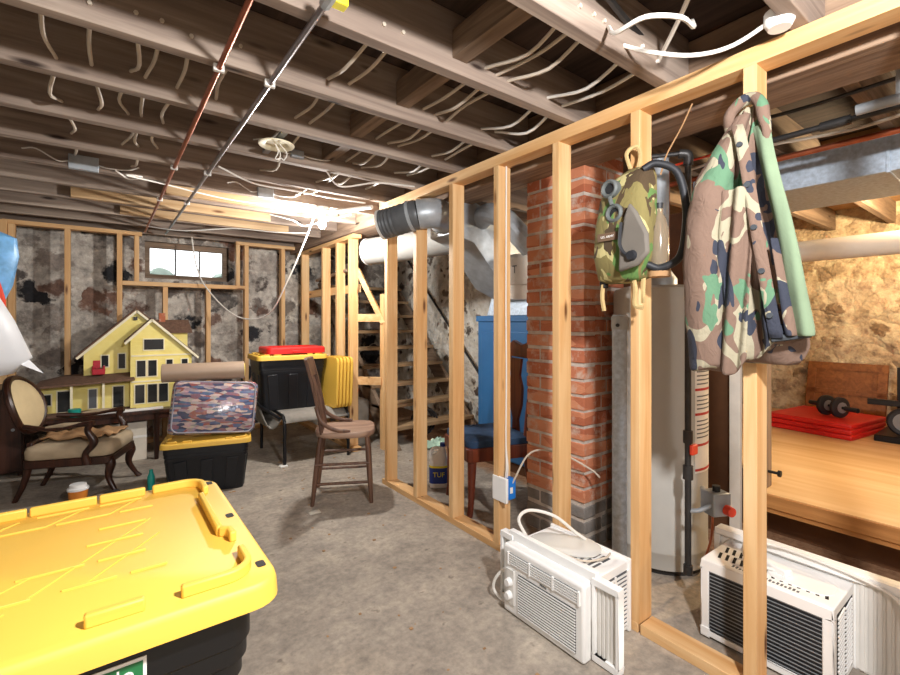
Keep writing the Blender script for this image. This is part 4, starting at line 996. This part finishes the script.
# ------------------------------------------------------------------ gas mask bag on the stud
gm = thing('gas_mask_bag', 'camouflage gas mask carrier with hose hanging on the stud', 'bag', (1.60, .985, 1.39))
# local: x towards room is negative, y along wall
def bagloop(z, y0, y1, x0, x1, n=24):
    cy, cx_, ry, rx = (y0+y1)/2, (x0+x1)/2, (y1-y0)/2, (x1-x0)/2; out = []
    for k in range(n):
        a = 2*PI*k/n; c_, s_ = math.cos(a), math.sin(a)
        out.append((cx_ + rx*abs(c_)**.6*(1 if c_ > 0 else -1), cy + ry*abs(s_)**.6*(1 if s_ > 0 else -1), z))
    return out
L_ = [(.0, -.03, .11, -.02, .06), (.012, -.06, .125, -.05, .075), (.10, -.085, .13, -.07, .083), (.22, -.095, .13, -.065, .083), (.33, -.09, .115, -.05, .083), (.40, -.085, .08, -.02, .08), (.43, -.075, .03, .01, .07), (.44, -.06, .0, .03, .06)]
MB().loft([bagloop(*l) for l in L_]).warp(.006, 12, 2).build('carrier', 'camo2', gm, ang=60)
for (y, z, r) in ((.042, .355, .036), (.022, .258, .036)):
    rg = MB().lathe([(r*.55, .004), (r*.6, -.008), (r*.8, -.012), (r, -.006), (r, .02), (0, .02)], (-.058, y, z), 22, axis='x').build('valve_ring', 'greylens', gm)
    MB().lathe([(0, .002), (r*.55, .0), (r*.55, .008), (0, .008)], (-.06, y, z), 18, axis='x').build('lens', 'darkglass', rg)
MB().tube([(-.066, .036, .322), (-.068, .032, .306), (-.066, .028, .29)], .008, 8).build('link_tab', 'greylens', gm)
MB().prism([(-.055, .28), (-.085, .24), (-.125, .16), (-.13, .09), (-.09, .05), (-.012, .03), (-.016, .12), (-.035, .23)], -.092, -.068, 'yz').build('side_pouch', plain('grey_pouch', '#6d675f', .8), gm, bevel=.01)
MB().tube([(-.094, -.028, .21), (-.099, -.026, .13), (-.097, -.05, .09), (-.097, -.075, .09)], .006, 8, smooth=5).build('small_tube', 'rubber', gm)
MB().lathe([(0, -.112), (.016, -.112), (.02, -.098), (0, -.098)], (.006, -.07, .085), 16, axis='x').build('small_valve', 'rubber', gm)
tg_ = MB().box(-.076, -.070, .0, .085, .155, .185).build('name_tape', plain('name_tape', '#6a5340', .8), gm)
text('U.S. ARMY', .0125, (-.0765, .042, .17), FACE_W, 'labelwhite', gm)
MB().tube([(.0, -.06, .415), (.02, -.10, .43), (.05, -.16, .39), (.06, -.187, .28), (.06, -.188, .18), (.05, -.17, .08), (.03, -.11, .045), (.01, -.07, .06)], .014, 12, smooth=8).build('hose', 'rubber', gm)
cn = MB().lathe([(0, .03), (.030, .032), (.034, .05), (.034, .19), (.022, .235), (.014, .25), (.014, .27), (0, .27)], (.055, -.092, 0), 20).build('canister', 'canteen', gm)
MB().cyl((.055, -.092, .27), (.055, -.092, .29), .015).build('canister_cap', 'rubber', gm)
MB().lathe([(0, .015), (.04, .015), (.04, .045), (.035, .05), (0, .05)], (.055, -.092, 0), 20).build('canister_base', 'browncloth', gm)
MB().tube([(.03, .01, .44), (.02, .02, .50), (.05, .0, .53), (.065, -.01, .50), (.05, -.01, .44)], .008, 6, smooth=5).build('hanging_loop', 'webbing', gm)
for pts in ([(-.01, .10, .02), (-.015, .105, -.05), (-.01, .10, -.11)], [(.0, -.02, .02), (-.01, -.035, -.03), (-.005, -.03, -.09), (.0, -.06, -.10)], [(.02, -.05, .01), (.0, -.06, -.05), (.01, -.055, -.08)]):
    MB().tube(pts, .009, 6, smooth=5).build('strap', 'webbing', gm)
MB().box(-.02, .005, .09, .115, -.02, .01).build('buckle', 'black', gm, bevel=.003)

# ------------------------------------------------------------------ camouflage jacket on the stud
jk = thing('camouflage_jacket', 'camouflage field jacket hanging by its collar from the stud', 'jacket', (1.60, .585, 1.05))
Z0 = 1.05
rows = [(1.925, .618, .552), (1.90, .632, .543), (1.84, .655, .527), (1.76, .685, .512), (1.66, .725, .49), (1.56, .742, .468), (1.45, .74, .448), (1.34, .735, .432), (1.24, .73, .415), (1.15, .72, .405), (1.10, .712, .43)]
def jrow(z):
    for (za, la, ra), (zb, lb_, rb) in zip(rows, rows[1:]):
        if zb <= z <= za:
            u = (za-z)/(za-zb); return la+(lb_-la)*u, ra+(rb-ra)*u
    return rows[-1][1:]
def jfold(u, z):
    v = (1.93 - z)/.85
    a = .006 + .020*min(1, v*1.6)
    return a*math.sin(u*19 + 1.5*math.sin(v*4)) + .55*a*math.sin(u*37+v*7+1) + .010*noise.noise(Vector((u*5, v*9, 3)))
def jloop(z, n=44):
    l, r = jrow(z); r += .026*min(1, max(0, (1.9-z)*5)); out = []; v = (1.93-z)/.85; th_ = .03 + .05*min(1, v*2.2)
    for k in range(n):
        if k < n*3//4:
            u = k/(n*3/4); y = l + (r-l)*u
            x = .075 + .075*max(0, min(1, (u-.58)*8))*max(0, min(1, (1.80-z)*6, (z-1.25)*6)) - th_*(math.sin(PI*min(1, max(0, u)))**.5) - .012 - jfold(u, z)*math.sin(PI*u)**.5
        else:
            u = 1-(k-n*.75)/(n*.25); y = l + (r-l)*u; x = .078
        zz = z
        if z < 1.2 and k < n*3//4: zz = z + .20*max(0, (u-.45))*(1.25-z)/.1*.6 + .012*math.sin(u*17)
        out.append((x, y-.585, zz-Z0))
    return out
MB().loft([jloop(z) for z in [1.925-.83*k/40 for k in range(41)]]).build('body', 'camo1', jk, ang=70, sub=1)
# sleeve at left
slp = [(.03, .015, .85), (.01, .045, .77), (-.01, .075, .68), (-.025, .098, .58), (-.03, .112, .46), (-.03, .112, .32), (-.028, .106, .16), (-.025, .10, .03)]
sp2 = smooth_path(slp, 8); mb = MB(); loops = []
for i_, p in enumerate(sp2):
    u = i_/(len(sp2)-1); lo = []
    for k in range(26):
        a = 2*PI*k/26; wr = 1 + .10*noise.noise(Vector((math.cos(a)*1.5, math.sin(a)*1.5, u*7))) + .05*math.sin(u*38+math.cos(a)*2+3*math.sin(a))*(.4+.6*math.exp(-((u-.35)/.18)**2))
        rx, ry = (.045+.012*math.sin(PI*u))*wr, (.062 - .006*u)*wr
        kk = min(1, .35 + u*1.7); rx *= kk; ry *= kk
        lo.append((p.x + rx*math.cos(a), p.y + ry*math.sin(a), p.z + .012*math.sin(2*a)*(u > .9)))
    loops.append(lo)
mb.loft(loops, True, True).build('sleeve', 'camo1', jk, ang=70, sub=1)
# front flap hanging between sleeve and placket
MB().grid(lambda u, v: (-.036 - .02*math.sin(PI*u) - .012*math.sin(u*12+v*3), .055-.095*u + .02*v, .60 - (.53 + .05*math.sin(PI*u))*v), 16, 24).build('front_panel', 'camo1', jk, solid=.006, sub=1, ang=70)
# placket and lining
def ryz(v): return (.03 - .105*v**.8, .80 - .66*v)
MB().grid(lambda u, v: (-.03 - .02*math.sin(PI*v) + .012*u, ryz(v)[0]-.0 - .03*u, ryz(v)[1]), 3, 24).build('placket', 'camo1', jk, solid=.010, ang=70)
for k in range(5):
    v = .1 + .2*k; y, z = ryz(v)
    MB().lathe([(0, -.006), (.008, -.006), (.009, 0), (0, 0)], (-.032-.02*math.sin(PI*v), y-.012, z), 12, axis='x').build('button', 'darktrim', jk)
def lfn(u, v):
    l, r = jrow(1.86 - .66*v); yr = r - .585 - .004
    w_ = .046 + .012*v
    return (.022 - .035*math.sin(PI*u*.8)*min(1, v*3+.2) + .004*math.sin(u*9+v*5), yr + w_*(1-u), .80 - .655*v)
MB().grid(lfn, 6, 26).build('lining', 'greencloth', jk, solid=.006, sub=1, ang=70)
def ifn(u, v):
    vv = .55 + .45*v; l, r = jrow(1.86 - .66*vv); yr = r - .585 + .036
    y = ryz(vv)[0] - .035
    return (-.012 + .03*u - .02*math.sin(PI*u)*v, y + (yr-y)*u, .80 - .655*vv)
MB().grid(ifn, 8, 14).build('inner_panel', 'camo1', jk, solid=.006, sub=1, ang=70)
MB().tube([(-.018, -.075, .136), (.0, -.115, .143), (.03, -.158, .152)], .010, 8, smooth=5).build('hem_band', 'darktrim', jk)
MB().tube([(.03, .055, .80), (.01, .050, .845), (.02, .025, .885), (.03, -.005, .895), (.015, -.035, .865), (.01, -.05, .80), (.02, -.055, .72)], [.014, .017, .019, .019, .018, .016, .010], 10, smooth=6).warp(.004, 20).build('collar', 'camo1', jk, ang=70)

# ------------------------------------------------------------------ right-hand room: deck and its things
dk = thing('plywood_deck', 'raised plywood deck with a timber edge in the warm lit side room', 'platform', (2.885, 0, 0))
MB().box(0, 2.90, -2.2, 1.06, .275, .30).build('deck_board', 'deck', dk)
MB().box(.45, 2.90, 1.06, 2.15, .275, .30).build('deck_board', 'deck', dk)
MB().box(-.02, .02, -2.2, 1.06, .228, .298).build('edge_beam', 'deckedge', dk, bevel=.003)
MB().box(-.005, .03, -2.2, 1.06, .200, .226).build('lower_edge', 'deckedge', dk)
MB().box(.24, .30, -2.2, 1.9, 0, .274).build('support_wall', 'brownboard_shade', dk)
MB().box(.6, 2.8, .38, .395, .3, .3015).build('seam_strip', 'deckedge', dk)
po = thing('timber_post', 'rough brown timber post at the corner of the deck', 'post', (2.93, .99, .30))
MB().box(-.04, .10, -.015, .06, 0, 1.628).warp(.006, 9).build('post', 'old_z', po, bevel=.006)
MB().cyl((.03, -.022, .40-.30), (.03, -.07, .10), .008, seg=8).lathe([(0, -.085), (.018, -.083), (.018, -.07), (0, -.068)], (.03, 0, .10), 12, axis='y').build('knob', 'black', po)
gd = thing('galvanised_duct', 'long rectangular galvanised duct hung below the ceiling of the side room', 'duct', (2.9, 0, 1.935))
MB().box(0, .60, -2.1, 1.35, 0, .185).build('duct', 'galvduct', gd, bevel=.003)
for y in (-.9, .46, .40): MB().box(-.006, .606, y, y+.014, -.006, .19).build('joint_band', 'galvduct', gd, bevel=.002)
for y in (-.5, .9): MB().box(.28, .30, y, y+.02, .185, .206).build('hanger', 'galv', gd)
wpz = thing('white_pipe', 'thick white pipe running below the ceiling at the back of the side room', 'pipe', (4.5, 0, 1.80))
MB().cyl((0, -2.1, 0), (0, 2.5, 0), .085, seg=24).build('pipe', 'whitedull', wpz)
for y in (-.6, 1.4): MB().bar((0, y, .08), (0, y, .34), .02, .006).build('hanger', 'galv', wpz)
for k, (x, z, r, mt, lab) in enumerate(((2.25, 2.03, .02, 'graymetal', 'grey conduit along the side of the main beam'), (2.42, 2.06, .013, 'iron', 'black iron pipe under the ceiling beside the beam'), (2.62, 2.03, .014, 'copper', 'thin copper pipe under the ceiling beside the galvanised duct'))):
    t_ = thing('overhead_pipe', lab, 'pipe', (x, 0, z), 0, 'pipes under the side room ceiling')
    MB().cyl((0, -2.1, 0), (0, (.45, .93, 1.4)[k], 0), r, seg=14).build('pipe', mt, t_)
    MB().bar((0, .335, 0), (0, .335, ZC-z+.02), .012, .03).build('hanger', 'galv', t_)
    if k == 1: MB().cyl((0, .50, 0), (0, .60, 0), .02, seg=14).build('coupling', 'iron', t_)
for k, (y0, y1, x) in enumerate(((JY(-3)+.03, JY(-2)-.026, 3.9), (JY(-2)+.03, JY(-1)-.026, 3.9), (JY(-1)+.03, JY(0)-.026, 3.9))):
    t_ = thing('cross_bridging', 'pale diagonal bridging battens between side room joists, %s from the camera' % ORD[k], 'bracing', (x, 0, 2.15), 0, 'bridging battens in the side room')
    MB().bar((0, y0, .015), (0, y1, .185), .045, .02).build('batten', 'pale_x', t_)
    MB().bar((.06, y0, .185), (.06, y1, .015), .045, .02).build('batten', 'pale_x', t_)
tag(MB().box(3.55, 5.75, -.6, 2.5, 2.33, 2.355).build('ceiling_lining', 'warmsub'), 'pale plank lining above the side room joists', 'boards')
mt_ = thing('gym_mat', 'red folding gym mat lying folded on the plywood deck', 'mat', (4.98, 1.22, .301), math.radians(-8))
for k in range(3): MB().box(-.30, .36, -.31, .30, .043*k, .043*k+.041).build('fold', 'redplastic', mt_, bevel=.012)
ab = thing('ab_roller', 'pair of black exercise wheels on a bar lying on the red mat', 'exercise roller', (4.93, 1.13, .431), math.radians(60))
for x in (-.05, .07):
    MB().lathe([(0, -.018), (.03, -.022), (.07, -.02), (.085, -.012), (.085, .012), (.07, .02), (.03, .022), (0, .018)], (x, 0, .086), 28, axis='x').build('wheel', 'rubber', ab)
    MB().lathe([(.02, -.024), (.045, -.024), (.045, -.02), (.02, -.02)], (x, 0, .086), 20, axis='x').build('hub', 'graymetal', ab)
MB().cyl((-.20, 0, .086), (.22, 0, .086), .012, seg=12).build('bar', 'blacksteel', ab)
for x in (-.15, .17): MB().cyl((x-.05, 0, .086), (x+.05, 0, .086), .02, seg=12).build('grip', 'rubber', ab)
pn = thing('panel_door', 'brown wooden cabinet panel leaning against the pale stone wall', 'door', (5.60, 1.22, .301), 0, rot=(0, math.radians(16), 0))
MB().box(0, .02, -.30, .30, 0, .55).build('panel', 'doorwood', pn)
MB().box(-.012, 0, -.30, .30, .48, .55).box(-.012, 0, -.30, .30, 0, .08).box(-.012, 0, -.30, .30, .235, .285).box(-.012, 0, -.30, -.23, .08, .48).box(-.012, 0, .23, .30, .08, .48).build('rail', 'doorwood', pn, bevel=.003)
wm = thing('exercise_machine', 'black exercise machine with a spoked wheel at the right edge of the deck', 'exercise machine', (5.0, .62, .301))
MB().box(-.18, .5, -.26, .24, 0, .05).build('base', 'blacksteel', wm, bevel=.006)
MB().box(.10, .15, .10, .15, .05, .56).build('mast', 'black', wm, bevel=.003)
MB().cyl((.125, .125, .56), (.125, .125, .59), .014).build('mast_tip', 'webbing', wm)
MB().bar((-.05, .30, .29), (.0, -.35, .29), .05, .045).build('cross_arm', 'blacksteel', wm, bevel=.004)
MB().box(-.02, .06, .05, .12, .05, .29).box(-.02, .06, -.2, -.13, .05, .29).build('support', 'blacksteel', wm)
MB().lathe([(.055, -.02), (.095, -.025), (.11, -.015), (.11, .015), (.095, .025), (.055, .02)], (-.10, .07, .16), 28, axis='x').build('wheel', 'rubber', wm)
MB().lathe([(.05, -.022), (.092, -.022), (.092, -.005), (.05, -.005)], (-.10, .07, .16), 28, axis='x').build('rim', 'graymetal', wm)
sp3 = MB()
for k in range(3):
    a = k*2*PI/3+.4; sp3.bar((-.112, .07, .16), (-.112, .07+.06*math.cos(a), .16+.06*math.sin(a)), .012, .03)
sp3.build('spoke', 'graymetal', wm)
MB().box(-.04, .2, -.30, .0, .315, .36).build('seat', 'redplastic', wm, bevel=.012)
wbul = thing('warm_light_bulb', 'glowing warm bulb under the ceiling of the side room', 'light bulb', (4.45, .30, 2.02))
MB().lathe([(0, -.05), (.018, -.046), (.03, -.03), (.033, -.008), (.024, .02), (.014, .04), (0, .04)], seg=16).build('bulb', 'warmglow', wbul)
MB().lathe([(0, .04), (.03, .04), (.05, .08), (.05, .10), (0, .10)], seg=16).build('socket', 'white', wbul)
MB().box(-.06, .06, -.30, .20, .10, .119).build('mounting_board', 'old_y', wbul)
# outside the window
tag(MB().lathe([(0, 0), (.12, .02), (.14, .09), (.08, .16), (0, .18)], (.55, 6.7, 1.72), 10).warp(.04, 9).build('garden_bush', 'bush'), 'pale bush outside the window at its left', 'bush')
tag(MB().lathe([(0, 0), (.16, .02), (.17, .09), (.09, .15), (0, .17)], (1.28, 6.8, 1.72), 10).warp(.04, 9).build('garden_bush', 'bush'), 'pale bush outside the window at its right', 'bush')
struct(MB().box(-2, 4, 6.3, 9, 1.62, 1.70).build('trim_ground', 'bush'))

# ------------------------------------------------------------------ lights
def point(name, loc, watts, col, r):
    l = bpy.data.lights.new(name, 'POINT'); l.energy = watts; l.color = col; l.shadow_soft_size = r
    o = bpy.data.objects.new(name, l); COL.objects.link(o); o.location = loc; return o
point('room_lamp', (.60, -.18, 1.94), 100, (1.0, .985, .98), .06)
point('far_bulb_light', (1.37, 3.495, 1.93), 46, (1.0, .98, .95), .04)
point('side_room_light', (4.45, .30, 1.92), 95, (1.0, .76, .46), .05)
point('rear_fill', (.0, -1.7, 1.98), 32, (1.0, .98, .96), .12)  # added fill behind the camera, no fixture there
point('furnace_corner_fill', (2.85, 1.9, 1.9), 4, (1.0, .95, .86), .06)  # added fill to brighten the furnace corner, no real lamp here
wld = bpy.data.worlds.new('World'); SC.world = wld; wld.use_nodes = True
bg = wld.node_tree.nodes['Background']; bg.inputs[0].default_value = (.95, .98, 1, 1); bg.inputs[1].default_value = 1.5

# ------------------------------------------------------------------ camera
cam = bpy.data.cameras.new('Camera'); co = bpy.data.objects.new('Camera', cam); COL.objects.link(co)
cam.sensor_width = 36; cam.lens = 36*457/900; cam.shift_y = -16.5/900; cam.clip_start = .02
co.location = (0, 0, 1.24); co.rotation_euler = (PI/2, 0, -math.atan(345/457))
SC.camera = co
vs = SC.view_settings
vs.view_transform = 'Standard'; vs.look = 'None'; vs.gamma = 1; vs.use_curve_mapping = False; vs.exposure = 1.0
